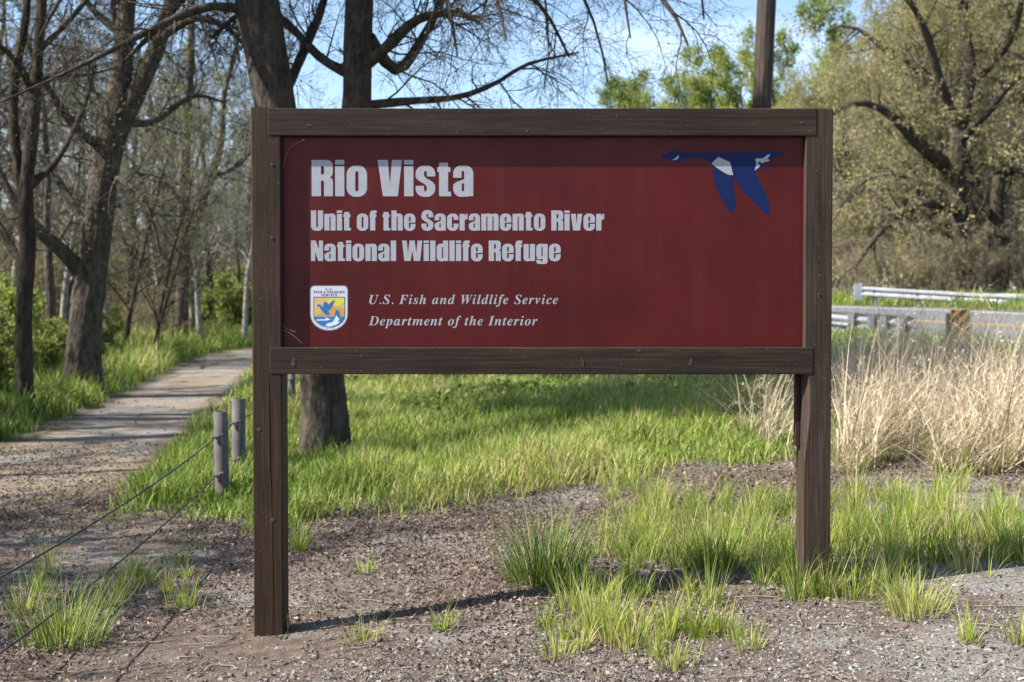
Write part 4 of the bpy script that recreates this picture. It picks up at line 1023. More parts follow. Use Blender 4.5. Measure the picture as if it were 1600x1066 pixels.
# leafy undergrowth shrubs along the woodland edge
BUSHES = ((-30, 18, 0, 1.0), (15, 21, 1, 0.8), (70, 24, 0, 0.9), (120, 27, 1, 1.0), (160, 30, 0, 0.9), (20, 26, 0, 1.1), (205, 38, 0, 1.0), (225, 42, 1, 1.1), (-60, 22, 0, 1.2))
for px, y, k, sc in BUSHES:
    w_ = ('olive leafy bush left of the trail', 'bright green leafy bush left of the trail')[k]; r_ = rank(BUSHES, px, k)
    plant('leafy_bush', BUSH[k], (px - 800) * y / FPX, y, rngp.uniform(0, 6.3), sc, w_ + (', %s of its kind from the left' % r_ if r_ else ', beyond the left edge of the view'), 'bush', 'leafy bushes left of the trail')
for px, y, k, sc in ((345, 52, 1, 2.4), (375, 46, 1, 2.0), (395, 54, 1, 2.6), (320, 60, 1, 2.4), (20, 36, 1, 2.2), (0, 28, 1, 1.8), (420, 60, 1, 2.4)):
    plant('leafy_bush', BUSH[1], (px - 800) * y / FPX, y, rngp.uniform(0, 6.3), sc, 'tall bright green bush far back between the bare trees', 'bush', 'tall bright bushes far back in the woodland')
for px, y, k, sc in ((60, 34, 0, 1.1), (130, 42, 1, 1.3), (200, 44, 0, 1.2), (240, 36, 1, .7), (262, 48, 0, 1.3), (300, 54, 1, 1.2), (350, 66, 0, 1.6), (20, 48, 1, 1.6), (160, 56, 0, 1.6), (400, 62, 1, 1.6), (90, 60, 1, 1.8), (225, 58, 1, 1.6), (310, 78, 0, 1.9), (370, 90, 1, 2.2), (120, 76, 0, 2.1), (180, 74, 1, 2.0), (30, 70, 0, 2.0), (255, 72, 1, 2.0), (-20, 56, 1, 1.8)):
    plant('twiggy_shrub', SHRUB[k], (px - 800) * y / FPX, y, rngp.uniform(0, 6.3), sc, 'pale brown twiggy shrub between the woodland trunks left of the sign', 'shrub', 'twiggy shrubs in the woodland')

# across the road: spreading oaks in young leaf over twiggy scrub
px_tree(43.0,
    [[(1512, 500, 15), (1508, 420, 14), (1500, 340, 14), (1492, 280, 13), (1500, 200, 11), (1516, 110, 9), (1506, 10, 7), (1525, -110, 5), (1540, -230, 2)],
     [(1560, 500, 11), (1568, 400, 10), (1556, 320, 10), (1572, 250, 9), (1610, 190, 8), (1630, 90, 6), (1650, -40, 4), (1660, -150, 2)]],
    [[(1494, 285, 12, 0), (1470, 252, 11, -.8), (1432, 222, 9, -1.4), (1398, 185, 7, -2), (1350, 160, 5, -2.5), (1305, 175, 3, -3), (1270, 200, 1.5, -3)],
     [(1496, 240, 10, 0), (1486, 170, 8, .8), (1450, 118, 7, 1.6), (1385, 78, 5, 2.2), (1330, 40, 3, 2.6), (1290, 50, 1.5, 2.8)],
     [(1500, 200, 9, 0), (1470, 130, 7, -1), (1450, 60, 6, -1.6), (1420, 0, 4, -2), (1370, -50, 2, -2.4)],
     [(1568, 270, 9, 0), (1590, 262, 8, -1), (1625, 280, 6, -1.6), (1670, 270, 4, -2), (1710, 300, 2, -2)],
     [(1500, 330, 9, 0), (1455, 318, 7, -1.2), (1405, 335, 6, -2), (1365, 375, 4, -2.6), (1335, 420, 2, -3)],
     [(1514, 130, 8, 0), (1560, 90, 6, -.8), (1590, 30, 5, -1.4), (1600, -40, 3, -1.8)],
     [(1500, 220, 8, 0), (1540, 180, 6, -1.4), (1580, 130, 5, -2.2), (1620, 110, 3, -2.8), (1660, 130, 1.5, -3)],
     [(1494, 300, 7, 0), (1440, 280, 6, 1.2), (1380, 270, 4, 2), (1330, 300, 3, 2.6), (1300, 350, 1.5, 3)]],
    15, B_DARK, B_TWIGP, L_YEL, 'broad oak with dark arching limbs across the road, right of the sign', 'valley_oak', leaf=(4, 0.10), n2=12, n3=7, n4=6, droop=-0.02, top=(5, 4.5, 0.03), l2=2.6, l3=1.3, l4=0.6, twig_r=0.008)
OAKS = ((1700, 46, 0, 1.0, 1.1), (1455, 60, 1, 0.9, 1.2), (1550, 64, 0, 1.0, 1.2), (1650, 58, 1, 1.1, 1.1), (1770, 56, 0, 1.1, 1.1), (1420, 80, 0, 1.0, 1.15), (1850, 52, 1, 1.1, 1.1), (1370, 56, 1, 0.66, 1.2), (1310, 62, 0, 0.6, 1.2), (1610, 84, 0, 1.4, 1.1), (1425, 51, 0, 0.78, 1.25), (1575, 50, 1, 0.95, 1.15), (1340, 54, 1, 0.68, 1.25), (1500, 55, 0, 0.95, 1.2), (1480, 70, 1, 1.2, 1.1), (1598, 68, 0, 1.2, 1.1), (1402, 68, 0, 0.95, 1.1), (1535, 46, 1, 0.8, 1.2))
for px, y, k, sc, s2 in OAKS:
    plant('valley_oak', OAK[k], (px - 800) * y / FPX, y, rngp.uniform(0, 6.3), sc, ('single-trunked spreading oak in yellow-green young leaf across the road', 'twin-trunked spreading oak in yellow-green young leaf across the road')[k], 'tree', 'oaks across the road', s2)['label'] = '%s-trunked yellow-green oak across the road, %s' % (('single', 'twin')[k], '%s of its kind from the left' % rank(OAKS, px, k) if rank(OAKS, px, k) else 'beyond the right edge of the view')
for px, y, k, sc in ((1295, 46, 0, 1.1), (1360, 43, 1, 0.8), (1415, 44, 0, 0.9), (1470, 43, 1, 0.8), (1540, 42, 1, 0.9), (1600, 42, 0, 0.9), (1320, 52, 1, 1.7), (1400, 52, 0, 1.8), (1475, 52, 1, 1.7), (1550, 50, 0, 1.8), (1265, 48, 0, 1.4), (1700, 40, 1, 1.5), (1355, 62, 0, 2.2), (1440, 64, 1, 2.3), (1520, 62, 0, 2.3), (1600, 60, 1, 2.2)):
    plant('twiggy_shrub', SHRUB[k], (px - 800) * y / FPX, y, rngp.uniform(0, 6.3), sc, 'pale brown twiggy shrub behind the far guardrail', 'shrub', 'twiggy shrubs behind the far guardrail')
for px, y, sc, s2 in ((945, 92, 1.28, 1.0), (992, 96, 1.25, 1.05), (1075, 100, 1.32, 1.05), (1130, 90, 1.25, 1.1), (1175, 86, 1.2, 1.1), (1225, 74, 1.05, 1.15), (1275, 66, 1.05, 1.2), (890, 104, 1.05, .9), (1035, 108, 1.3, 1.0), (965, 104, 1.3, 1.0), (1100, 104, 1.42, 1.0), (1150, 98, 1.35, 1.0), (1200, 88, 1.2, 1.05)):
    plant('green_tree', GREEN[0], (px - 800) * y / FPX, y, rngp.uniform(0, 6.3), sc, 'distant fresh green tree showing above the sign top', 'tree', 'distant green trees above the sign', s2)['label'] = 'distant fresh green tree behind the sign, %s from the left' % ORD[sorted([945, 992, 1075, 1130, 1175, 1225, 1275, 890, 1035, 965, 1100, 1150, 1200]).index(px)]
for px, y, k, sc in ((1330, 72, 2, 1.3), (1395, 68, 0, 1.2), (1465, 74, 2, 1.4), (1535, 72, 1, 1.3), (1605, 72, 2, 1.3), (1270, 80, 0, 1.2), (1660, 66, 0, 1.2)):
    plant('bare_tree', BARE[k], (px - 800) * y / FPX, y, rngp.uniform(0, 6.3), sc, 'thin bare tree deep in the thicket across the road', 'tree', 'bare trees in the thicket across the road')
for i_, px in enumerate(range(430, 1290, 36)):
    y = 96 + 26 * rngp.random() + (8 if 700 < px < 900 else 0); d_, _ = road_sd(np.array([(px - 800) * y / FPX]), np.array([y]))
    if abs(d_[0]) < 7: continue
    plant('twiggy_shrub', SHRUB[i_ % 2], (px - 800) * y / FPX, y, rngp.uniform(0, 6.3), 1.9 + rngp.random(), 'far twiggy shrub hidden behind the sign panel', 'shrub', 'far shrubs behind the sign')
# trees on the sunny side left of the picture, whose shade falls across the trail and the near ground
for x, y, k, sc in ((-9.5, 6.0, 0, .75), (-11, 10.0, 1, .95), (-12.5, 13, 0, .9), (-13.5, 18, 2, 1.1), (-14.5, 23, 1, 1.1), (-10.5, 14.5, 2, .8), (-16, 29, 0, 1.1), (-9.0, 9.0, 2, .6), (-18, 15, 1, 1.2), (-12, 20.5, 0, 1.0)):
    plant('bare_tree', BARE[k], x, y, rngp.uniform(0, 6.3), sc, 'bare tree beside the trail beyond the left edge of the view', 'tree', 'bare trees beyond the left edge')
for x, y, sc in ((-9.0, 13.3, 1.0), (-9.4, 15.6, 1.05)):  # added out of view: raised crowns cast the dark band on the meadow
    plant('green_tree', GREEN[1], x, y, rngp.uniform(0, 6.3), sc, 'unseen green tree added beyond the left edge to shade the meadow', 'tree', 'unseen green trees added to shade the meadow')
for x, y, k, sc in ((-6.4, 4.2, 1, 1.15), (-7.6, 6.2, 0, 1.3)):
    plant('twiggy_shrub', SHRUB[k], x, y, rngp.uniform(0, 6.3), sc, 'tall twiggy shrub beside the trail beyond the left edge of the view', 'shrub', 'twiggy shrubs beyond the left edge')
# unseen trees added behind the viewer to hide the bright horizon from the panel's gloss
for x, y, k, sc in ((-6, -22, 0, 1.0), (4, -26, 1, 1.1), (14, -24, 0, 1.0), (-17, -20, 1, 1.1), (24, -30, 1, 1.2), (-28, -26, 0, 1.2)):
    plant('valley_oak', OAK[k], x, y, rngp.uniform(0, 6.3), sc, 'spreading oak behind the viewer, outside the picture', 'tree', 'unseen oaks added behind the viewer')

# ------------------------------------------------------------------ cable fence beside the trail
M_PIPE = noisy('weathered_pipe', [(0.3, (0.055, 0.048, 0.052)), (0.5, (0.095, 0.083, 0.083)), (0.72, (0.15, 0.13, 0.125))], scale=7, detail=8, rough=0.75, bump=0.3, stretch=(1, 1, 0.5), spec=0.3)
M_CABLE = noisy('steel_cable', [(0.3, (0.03, 0.027, 0.025)), (0.7, (0.08, 0.072, 0.066))], scale=60, rough=0.6, metal=0.3)
M_SLEEVE = noisy('cable_sleeve', [(0.3, (0.07, 0.063, 0.06)), (0.7, (0.16, 0.145, 0.14))], scale=40, rough=0.5, metal=0.3)
BOL = []
for px, py, top, dia, label in ((347.5, 782, 643, 0.118, 'nearest grey steel bollard post of the cable fence by the trail'),
                                (373, 756, 622, 0.122, 'dark grey bollard post just behind the nearest one, beside the left sign post'),
                                (456, 643, 575, 0.105, 'thin far bollard post seen between the left sign post and the oak trunk')):
    g = ground_at(px, py); ht = (py - top) * g[1] / FPX
    b = empty('bollard_post', tuple(g), label, 'bollard', 'bollard posts of the cable fence'); r = dia / 2
    b.rotation_euler = (radians(0.8), radians(-0.6 if px < 360 else 0.4), 0)
    a = np.linspace(0, 2 * pi, 25)[:-1]
    rings = [(r, -0.3), (r, ht - 0.006), (r - 0.005, ht), (r - 0.013, ht), (r - 0.014, ht - 0.05)]
    V = [(q * cos(t), q * sin(t), z) for q, z in rings for t in a] + [(0, 0, ht - 0.05)]
    Q = [(k * 24 + i, k * 24 + (i + 1) % 24, k * 24 + 24 + (i + 1) % 24, k * 24 + 24 + i) for k in range(4) for i in range(24)]
    T = [(96 + i, 96 + (i + 1) % 24, 120) for i in range(24)]
    MB().add(V, Q, T).obj('pipe', M_PIPE, b, True)
    for hz in (0.73, 0.30):
        MB().tube([(-r * 0.7 - 0.02, -r - 0.016, ht * hz - 0.012), (-r * 0.1, -r - 0.014, ht * hz), (r + 0.006, -r * 0.3, ht * hz + 0.03)], 0.011, 8).obj('cable_sleeve', M_SLEEVE, b, True)
        MB().tube([(-0.02, -r - 0.012, ht * hz - 0.03), (-0.012, -r - 0.02, ht * hz - 0.005), (0.004, -r - 0.012, ht * hz + 0.012)], 0.007, 6).obj('clamp', M_CABLE, b, True)
    BOL.append((g, ht, r))
g0 = np.array([-2.02, 3.6, h1(-2.02, 3.6)])
b = empty('bollard_post', tuple(g0), 'bollard post of the cable fence beyond the lower left corner', 'bollard', 'bollard posts of the cable fence')
MB().tube([(0, 0, -0.3), (0, 0, 0.73)], 0.059, 20).obj('pipe', M_PIPE, b, True)
chain = [(g0, 0.73, 0.059)] + BOL
for lvl, nm in ((0.72, 'upper'), (0.29, 'lower')):
    pts = []
    for i in range(len(chain) - 1):
        (a, ha, ra), (c, hc, rc) = chain[i], chain[i + 1]
        L = np.linalg.norm((c - a)[:2]); off = np.array([-0.03, -max(ra, rc) - 0.012, 0])
        for t in np.linspace(0, 1, 22)[: None if i == len(chain) - 2 else -1]:
            p = a * (1 - t) + c * t + off; p[2] = (a[2] + ha * lvl) * (1 - t) + (c[2] + hc * lvl) * t - 0.012 * L * 4 * t * (1 - t) * 0.9
            pts.append(p)
    o = link('fence_cable', MB().tube(pts, 0.0058, 6).mesh('fence_cable', M_CABLE, True))
    tag(o, '%s steel cable strung between the bollard posts by the trail' % nm, 'cable', 'cables of the fence')

# ------------------------------------------------------------------ roadside: guardrails, object marker, utility pole
M_GALV = noisy('galvanised_steel', [(0.3, (0.22, 0.235, 0.255)), (0.6, (0.34, 0.355, 0.375)), (0.8, (0.42, 0.435, 0.45))], scale=2.5, detail=7, rough=0.55, bump=0.05, metal=0.3, spec=0.5)
M_BLOCK = noisy('timber_block', [(0.3, (0.06, 0.05, 0.04)), (0.7, (0.16, 0.13, 0.11))], scale=10, rough=0.9)
def road_pt(d, y_like):
    """point at offset d from the road centre, at the given depth"""
    P = np.column_stack([RC[:, 0] + RN[:, 0] * d, RC[:, 1] + RN[:, 1] * d, RC[:, 2] - 0.05 * d])
    o = np.argsort(P[:, 1]); return np.array([np.interp(y_like, P[o, 1], P[o, k]) for k in range(3)])
def guardrail(pts, side, label, thrie_from=None, post_pts=(), flare=None):
    """pts: points at rail foot; W-beam with its ribs towards side (unit normal sign)"""
    pts = np.asarray(pts); T = norm(np.gradient(pts[:, :2], axis=0)); N = np.column_stack([-T[:, 1], T[:, 0]]) * side
    root = empty('guardrail', tuple(pts[0]), label, 'guardrail')
    inv = Matrix.Translation(-Vector(pts[0]))
    def part(m, name, mat, smooth=False):
        o = m.obj(name, mat, root, smooth); o.matrix_parent_inverse = inv
    prof = [(0.0, 0.75), (0.03, 0.735), (0.083, 0.715), (0.083, 0.665), (0.015, 0.625), (0.0, 0.595), (0.015, 0.565), (0.083, 0.525), (0.083, 0.475), (0.03, 0.452), (0.0, 0.44)]
    k = len(prof); V = []
    for i, p in enumerate(pts):
        s = 1.0
        if thrie_from is not None: s = 1.0 + 0.55 * float(sstep(0, 1, (i - thrie_from) / 4.0))
        for o, z in prof: V.append((p[0] + N[i, 0] * (o + 0.12), p[1] + N[i, 1] * (o + 0.12), p[2] + 0.75 - (0.75 - z) * s))
    V = np.array(V); n = len(pts)
    V2 = V - np.repeat(np.column_stack([N, np.zeros(n)]), k, 0) * 0.006
    i, j = np.meshgrid(np.arange(n - 1), np.arange(k - 1), indexing='ij'); b_ = (i * k + j).ravel()
    q = np.stack([b_, b_ + 1, b_ + k + 1, b_ + k], -1)
    part(MB().add(V, q).add(V2, q[:, ::-1]), 'beam', M_GALV)
    for p, nn in post_pts:
        x, y, z = p
        m = MB()
        for a, c in (((-.012, -.075), (.012, .075)), ((-.05, -.08), (.05, -.068)), ((-.05, .068), (.05, .08))):
            m.box((x + a[0], y + a[1], z - 0.6), (x + c[0], y + c[1], z + 0.72))
        part(m, 'post', M_GALV)
        bx_, by_ = x + nn[0] * 0.085 * 1.2, y + nn[1] * 0.085 * 1.2
        part(MB().bbox((bx_ - 0.05, by_ - 0.05, z + 0.42), (bx_ + 0.05, by_ + 0.05, z + 0.74), 0.006), 'offset_block', M_BLOCK)
    return root, part
def px_on(px, py, y, foot): p = at_depth(px, py, y); p[2] -= foot; return p
# far rail: ends in a flat terminal plate at the left, widens at the right
fp = catmull([px_on(1336, 447, 37.5, 0.75), px_on(1400, 451, 36.8, 0.75), px_on(1470, 455, 36.0, 0.75), px_on(1530, 458.5, 35.2, 0.75), px_on(1600, 459.5, 34, 0.75), px_on(1700, 463, 32, 0.75), px_on(1830, 469, 29, 0.75)], 4)
Nf = norm(np.gradient(fp[:, :2], axis=0)); Nf = np.column_stack([-Nf[:, 1], Nf[:, 0]])
side_f = 1 if (Nf[0] @ np.array([0, -1.0])) > 0 else -1
fr, fpart = guardrail(fp, side_f, 'long pale steel guardrail along the far side of the road', thrie_from=13, post_pts=[(fp[i], Nf[i] * side_f) for i in (2, 6, 10, 14, 17, 21)])
e = fp[0]; fpart(MB().bbox((e[0] - 0.12, e[1] - 0.30, e[2] + 0.28), (e[0] + 0.16, e[1] - 0.26, e[2] + 0.82), 0.01), 'end_plate', M_GALV)
# near rail: runs away from the marker towards the left, seen from behind
npx = [(1412, 494, 22.2), (1395, 493, 22.8), (1370, 491.5, 23.8), (1340, 489.5, 25.4), (1304, 487, 27.6), (1250, 484, 31.0)]
npt = catmull([px_on(a, b_, c, 0.75) for a, b_, c in npx], 3)
Nn = norm(np.gradient(npt[:, :2], axis=0)); Nn = np.column_stack([-Nn[:, 1], Nn[:, 0]])
side_n = 1 if (Nn[0] @ np.array([1.0, 0.3])) > 0 else -1
nr, npart = guardrail(npt, side_n, 'near steel guardrail half hidden in tall dry grass beside the road', post_pts=[(npt[i], Nn[i] * side_n) for i in (1, 5, 7, 10, 13)])
# object marker: yellow plate with black slanted stripes on a post
mk = at_depth(1501, 484, 18.6); gz = h1(mk[0], mk[1])
mark = empty('object_marker', (mk[0], mk[1], gz), 'yellow and black striped marker plate standing in dry grass at the guardrail end', 'road marker')
M_YEL = noisy('marker_yellow', [(0.3, (0.44, 0.22, 0.008)), (0.7, (0.52, 0.28, 0.012))], scale=6, rough=0.4, spec=0.4); M_BLK = plain('marker_black', (0.012, 0.012, 0.012), 0.5)
top = mk[2] - gz; w2 = 0.155; hgt = 0.86
MB().bbox((-0.03, 0.012, -0.3), (0.03, 0.06, top - 0.08), 0.003).obj('post', M_GALV, mark)
MB().bbox((-w2 - 0.05, 0.055, top - hgt), (-0.02, 0.10, top - 0.06), 0.004).obj('backing', M_BLOCK, mark)
plate = MB().bbox((-w2, 0.0, top - hgt), (w2, 0.008, top), 0.002).obj('plate', M_YEL, mark)
def clip_poly(P, f):
    out = []
    for i in range(len(P)):
        a, c = P[i - 1], P[i]; fa, fc = f(a), f(c)
        if (fa < 0) != (fc < 0): t = fa / (fa - fc); out.append(tuple(np.array(a) + t * (np.array(c) - np.array(a))))
        if fc < 0: out.append(c)
    return out
for k in range(-1, 7):
    z0 = top - hgt + 0.02 + k * 0.19
    P = [(-w2 + .006, z0), (w2 - .006, z0 + 0.30), (w2 - .006, z0 + 0.40), (-w2 + .006, z0 + 0.10)]
    P = clip_poly(P, lambda p: (top - hgt + .006) - p[1]); P = clip_poly(P, lambda p: p[1] - (top - .006)) if P else P
    if len(P) > 2:
        MB().add([(x, -0.0015, z) for x, z in P], polys=[list(range(len(P)))]).obj('stripe', M_BLK, plate)
# utility pole
pb = np.array([(1171 - 800) * 19.0 / FPX, 19.0]); pz = h1(*pb)
pole = empty('utility_pole', (pb[0], pb[1], pz), 'weathered brown timber pole rising behind the right end of the sign', 'pole')
M_POLE = wood('pole_timber', 2, [(0.3, (0.014, 0.010, 0.008)), (0.5, (0.040, 0.029, 0.023)), (0.7, (0.085, 0.066, 0.053))], 1.4)
zz = np.linspace(-0.6, 9.6, 30)
tx = (at_depth(1198, 0, 19)[0] - pb[0]) / (at_depth(1198, 0, 19)[2] - pz)
rp = np.random.default_rng(4); rr_ = np.interp(zz, [-0.6, 9.6], [0.172, 0.145])
a = np.linspace(0, 2 * pi, 13)[:-1] + 0.3
prof = np.stack([np.column_stack([tx * z + r * np.cos(a) * (1 + 0.02 * rp.normal(size=12)), r * np.sin(a) * (1 + 0.02 * rp.normal(size=12))]) for z, r in zip(zz, rr_)])
shaft = loft(prof, zz).obj('shaft', M_POLE, pole)
MB().bbox((tx * 9.0 - 1.2, -0.22, 8.9), (tx * 9.0 + 1.2, -0.13, 9.02), 0.006).obj('cross_arm', M_POLE, pole)

# ------------------------------------------------------------------ ground cover
G_LAWN = leafy('lawn_grass', [(0.0, (0.06, 0.11, 0.02)), (0.35, (0.14, 0.215, 0.034)), (0.65, (0.26, 0.335, 0.06)), (0.88, (0.42, 0.41, 0.13)), (1.0, (0.50, 0.42, 0.22))], 0.45)
G_TUFT = leafy('tuft_grass', [(0.0, (0.055, 0.115, 0.020)), (0.4, (0.15, 0.235, 0.032)), (0.72, (0.28, 0.355, 0.045)), (0.9, (0.42, 0.40, 0.10)), (1.0, (0.52, 0.44, 0.25))], 0.45)
G_DRY = leafy('dry_grass', [(0.0, (0.14, 0.10, 0.055)), (0.35, (0.37, 0.285, 0.18)), (0.7, (0.57, 0.47, 0.33)), (1.0, (0.70, 0.62, 0.48))], 0.35)
L_LIT = leafy('leaf_litter', [(0.0, (0.05, 0.035, 0.027)), (0.35, (0.12, 0.086, 0.067)), (0.7, (0.185, 0.138, 0.11)), (1.0, (0.28, 0.215, 0.175))], 0.12)
M_STONE = leafy('gravel_stone', [(0.0, (0.07, 0.066, 0.063)), (0.5, (0.15, 0.144, 0.136)), (0.85, (0.225, 0.216, 0.203)), (1.0, (0.31, 0.297, 0.275))], 0.0, 0.85)

def vnoise(x, y, s, seed):
    """smooth value noise"""
    r = np.random.default_rng(seed); T = r.random((64, 64)); u, v = x * s + 500, y * s + 500
    i, j = np.floor(u).astype(int), np.floor(v).astype(int); fu, fv = u - i, v - j
    fu, fv = fu * fu * (3 - 2 * fu), fv * fv * (3 - 2 * fv)
    g = lambda a, b_: T[a % 64, b_ % 64]
    return (g(i, j) * (1 - fu) + g(i + 1, j) * fu) * (1 - fv) + (g(i, j + 1) * (1 - fu) + g(i + 1, j + 1) * fu) * fv

def scatter(rng, n, y0, y1, margin=1.5, power=1.0, xmin=-99, xmax=99):
    """points on the ground in and around the view, thinning out with distance"""
    u = rng.random(n)
    y = (y0 ** (1 - power) + u * (y1 ** (1 - power) - y0 ** (1 - power))) ** (1 / (1 - power)) if abs(power - 1) > 1e-6 else y0 * (y1 / y0) ** u
    hw = y * 800 / FPX * 1.25 + margin
    x = rng.uniform(-1, 1, n) * hw
    m = (x > xmin) & (x < xmax); return x[m], y[m]

def blades_obj(name, rng, x, y, hgt, wid, lean, bend, mat, tint, seg=3, head=None):
    z = H(x, y) - 0.008
    head = rng.uniform(0, 2 * pi, len(x)) if head is None else head
    V, q, t, nv = ribbons(np.column_stack([x, y, z]), head, lean, hgt, wid, bend, seg, rng)
    return mesh_np(name, V, [q, t], mat, tint=np.repeat(np.clip(tint, 0, 1), nv))

rng = np.random.default_rng(101)
# lawn and verge grass (uncountable)
x, y = scatter(rng, 680000, 7.6, 48.0, 1.0, 1.15)
L = lawn(x, y); k = rng.random(len(x)) < L ** 1.3 * np.clip(1.5 * vnoise(x, y, 1.3, 1) + 0.5 * vnoise(x, y, 4.0, 6) - 0.25, 0.1, 1); x, y = x[k], y[k]
vn, vb = vnoise(x, y, 0.35, 2), vnoise(x, y, 1.6, 3)
ht = (0.06 + 0.26 * vb ** 1.3 + 0.10 * vn) * rng.uniform(0.5, 1.4, len(x)) * (0.5 + 0.5 * lawn(x, y)) * (1 + 0.5 * sstep(18, 30, y))
leftside = x < np.interp(y, PATH_Y, PATH_X)
ht = np.where(leftside, ht * 1.7, ht)
lawn_o = link('grass', blades_obj('grass', rng, x, y, ht, 0.0045 + 0.00062 * y, rng.uniform(0.0, 0.45, len(x)), rng.uniform(0.1, 1.1, len(x)), G_LAWN, 0.52 + 0.5 * (vn - 0.5) + 0.3 * (vb - .5) + rng.normal(0, 0.2, len(x)) + 0.5 * (rng.random(len(x)) < 0.07), 3))
tag(lawn_o, 'bright green meadow grass growing behind the sign and along the trail', 'grass', kind='stuff')

# broad-leaved weeds in the far part of the meadow
x, y = scatter(rng, 60000, 12, 32, 0.5, 1.0, xmin=-5)
k = (lawn(x, y) > 0.6) & (rng.random(len(x)) < sstep(14, 20, y) * (0.25 + 0.75 * vnoise(x, y, 0.5, 8)) * sstep(-5.0, -2.0, x)); x, y = x[k], y[k]
C = np.column_stack([x, y, H(x, y) + rng.uniform(0.05, 0.34, len(x)) * (0.6 + 0.6 * vnoise(x, y, 0.5, 9))])
v, f = quads_at(C, rng.uniform(0.05, 0.12, len(x)), rng, 0.7, 0.5)
tag(link('meadow_weeds', mesh_np('meadow_weeds', v, [f], L_GRN, tint=np.repeat(np.clip(rng.normal(0.5, 0.22, len(x)), 0, 1), 4))), 'low broad-leaved weeds among the meadow grass behind the sign', 'weeds', kind='stuff')

# clumps of grass on the open ground round the right post (uncountable ones joined)
def clump_points(rng, centres, n, spread):
    i = rng.integers(0, len(centres), n); r = np.abs(rng.normal(0, 1, n)); a = rng.uniform(0, 2 * pi, n)
    c = np.array(centres)[i]; return c[:, 0] + c[:, 2] * spread * r * np.cos(a), c[:, 1] + c[:, 2] * spread * r * np.sin(a), a, i
cl = []
for px0, px1, py0, py1, n in ((930, 1240, 800, 905, 70), (1310, 1660, 800, 885, 75), (1240, 1320, 780, 880, 12), (930, 1240, 770, 810, 26), (1310, 1500, 770, 800, 16), (900, 1110, 920, 1000, 12), (1180, 1440, 895, 945, 20), (840, 1000, 970, 1020, 9), (20, 300, 880, 960, 9), (440, 520, 850, 880, 3), (1000, 1180, 985, 1060, 8), (1440, 1600, 870, 900, 8)):
    for _ in range(n):
        g = ground_at(rng.uniform(px0, px1), rng.uniform(py0, py1)); cl.append((g[0], g[1], rng.uniform(0.5, 1.25)))
cl = np.array(cl)
x, y, a, i = clump_points(rng, cl, 15500, 0.06)
s = cl[i, 2]; kt = rng.normal(0, 0.14, len(cl))[i]
hh = s * rng.uniform(0.07, 0.30, len(x)) * np.where(y < 5.3, 0.8, 1.0)
tag(link('grass', blades_obj('grass', rng, x, y, hh, rng.uniform(0.003, 0.0065, len(x)), rng.uniform(0.0, 0.42, len(x)), rng.uniform(0.1, 1.1, len(x)), G_TUFT, np.where(rng.random(len(x)) < 0.17, 0.97, 0.60 + kt + rng.normal(0, 0.18, len(x))), 5, a)),
    'sunlit clumps of green grass around the foot of the right sign post', 'grass', kind='stuff')

# single tufts that can be picked out
def tuft(px, py, h, rad, n, label, tint=0.45, wid=0.005):
    g = ground_at(px, py); r = rng.random(n) ** 0.6 * rad; a = rng.uniform(0, 2 * pi, n)
    lean = 0.05 + 0.42 * r / rad + rng.normal(0, 0.09, n)
    P = np.column_stack([r * np.cos(a), r * np.sin(a), np.zeros(n)]); P[:, 2] = H(P[:, 0] + g[0], P[:, 1] + g[1]) - g[2] - 0.008
    V, q, t, nv = ribbons(P, a + rng.normal(0, 0.5, n), np.clip(lean, 0, 1.2), 1.3 * h * rng.uniform(0.45, 1.1, n), wid * rng.uniform(0.6, 1.3, n), rng.uniform(0.05, 1.0, n) * np.where(rng.random(n) < .28, 2.2, 1), 6, rng)
    o = link('grass_tuft', mesh_np('grass_tuft', V, [q, t], G_TUFT, tint=np.repeat(np.clip(np.where(rng.random(n) < 0.17, 0.97, tint + 0.06 + rng.normal(0, 0.18, n)), 0, 1), nv)))
    o.location = tuple(g); tag(o, label, 'grass tuft', 'grass tufts on the bare ground')
for args in ((100, 1005, 0.28, 0.19, 340, 'wide green grass tuft in the lower left corner under the cables', 0.30),
             (215, 915, 0.17, 0.09, 80, 'small grass tuft on leaf litter left of the left sign post', 0.45),
             (292, 905, 0.13, 0.05, 40, 'little grass tuft next to the left sign post', 0.5),
             (853, 912, 0.42, 0.20, 520, 'tallest dark green grass tuft on the ground below the middle of the panel', 0.16),
             (905, 960, 0.24, 0.12, 140, 'green grass tuft in front of the tallest one', 0.5),
             (568, 1003, 0.13, 0.08, 60, 'small pale grass tuft right of the foot of the left sign post', 0.6),
             (690, 985, 0.14, 0.05, 45, 'narrow grass tuft on bare gravel below the panel', 0.5),
             (572, 895, 0.12, 0.05, 40, 'tiny yellowish tuft on leaf litter behind the sign', 0.62),
             (1118, 888, 0.34, 0.16, 260, 'tall green tuft left of the right sign post', 0.42),
             (1000, 1000, 0.16, 0.12, 120, 'low spreading tuft in the gravel at the bottom centre right', 0.62),
             (1290, 930, 0.20, 0.08, 120, 'bright yellow-green tuft growing at the foot of the right sign post', 0.68),
             (1430, 965, 0.21, 0.13, 200, 'bright yellow-green tuft on open gravel right of the right sign post', 0.7),
             (1395, 850, 0.30, 0.14, 220, 'tall green tuft right of the right sign post', 0.42),
             (1517, 1005, 0.16, 0.04, 50, 'thin upright tuft at the lower right', 0.7),
             (1596, 1010, 0.17, 0.05, 50, 'grass tuft cut by the right edge of the picture', 0.66),
             (870, 1030, 0.12, 0.08, 60, 'low pale tuft at the bottom edge below the panel', 0.6),
             (450, 985, 0.10, 0.03, 14, 'few thin stalks at the foot of the left sign post', 0.75),
             (1545, 905, 0.22, 0.02, 10, 'single thin stalk group on gravel near the right edge', 0.75)):
    tuft(*args)

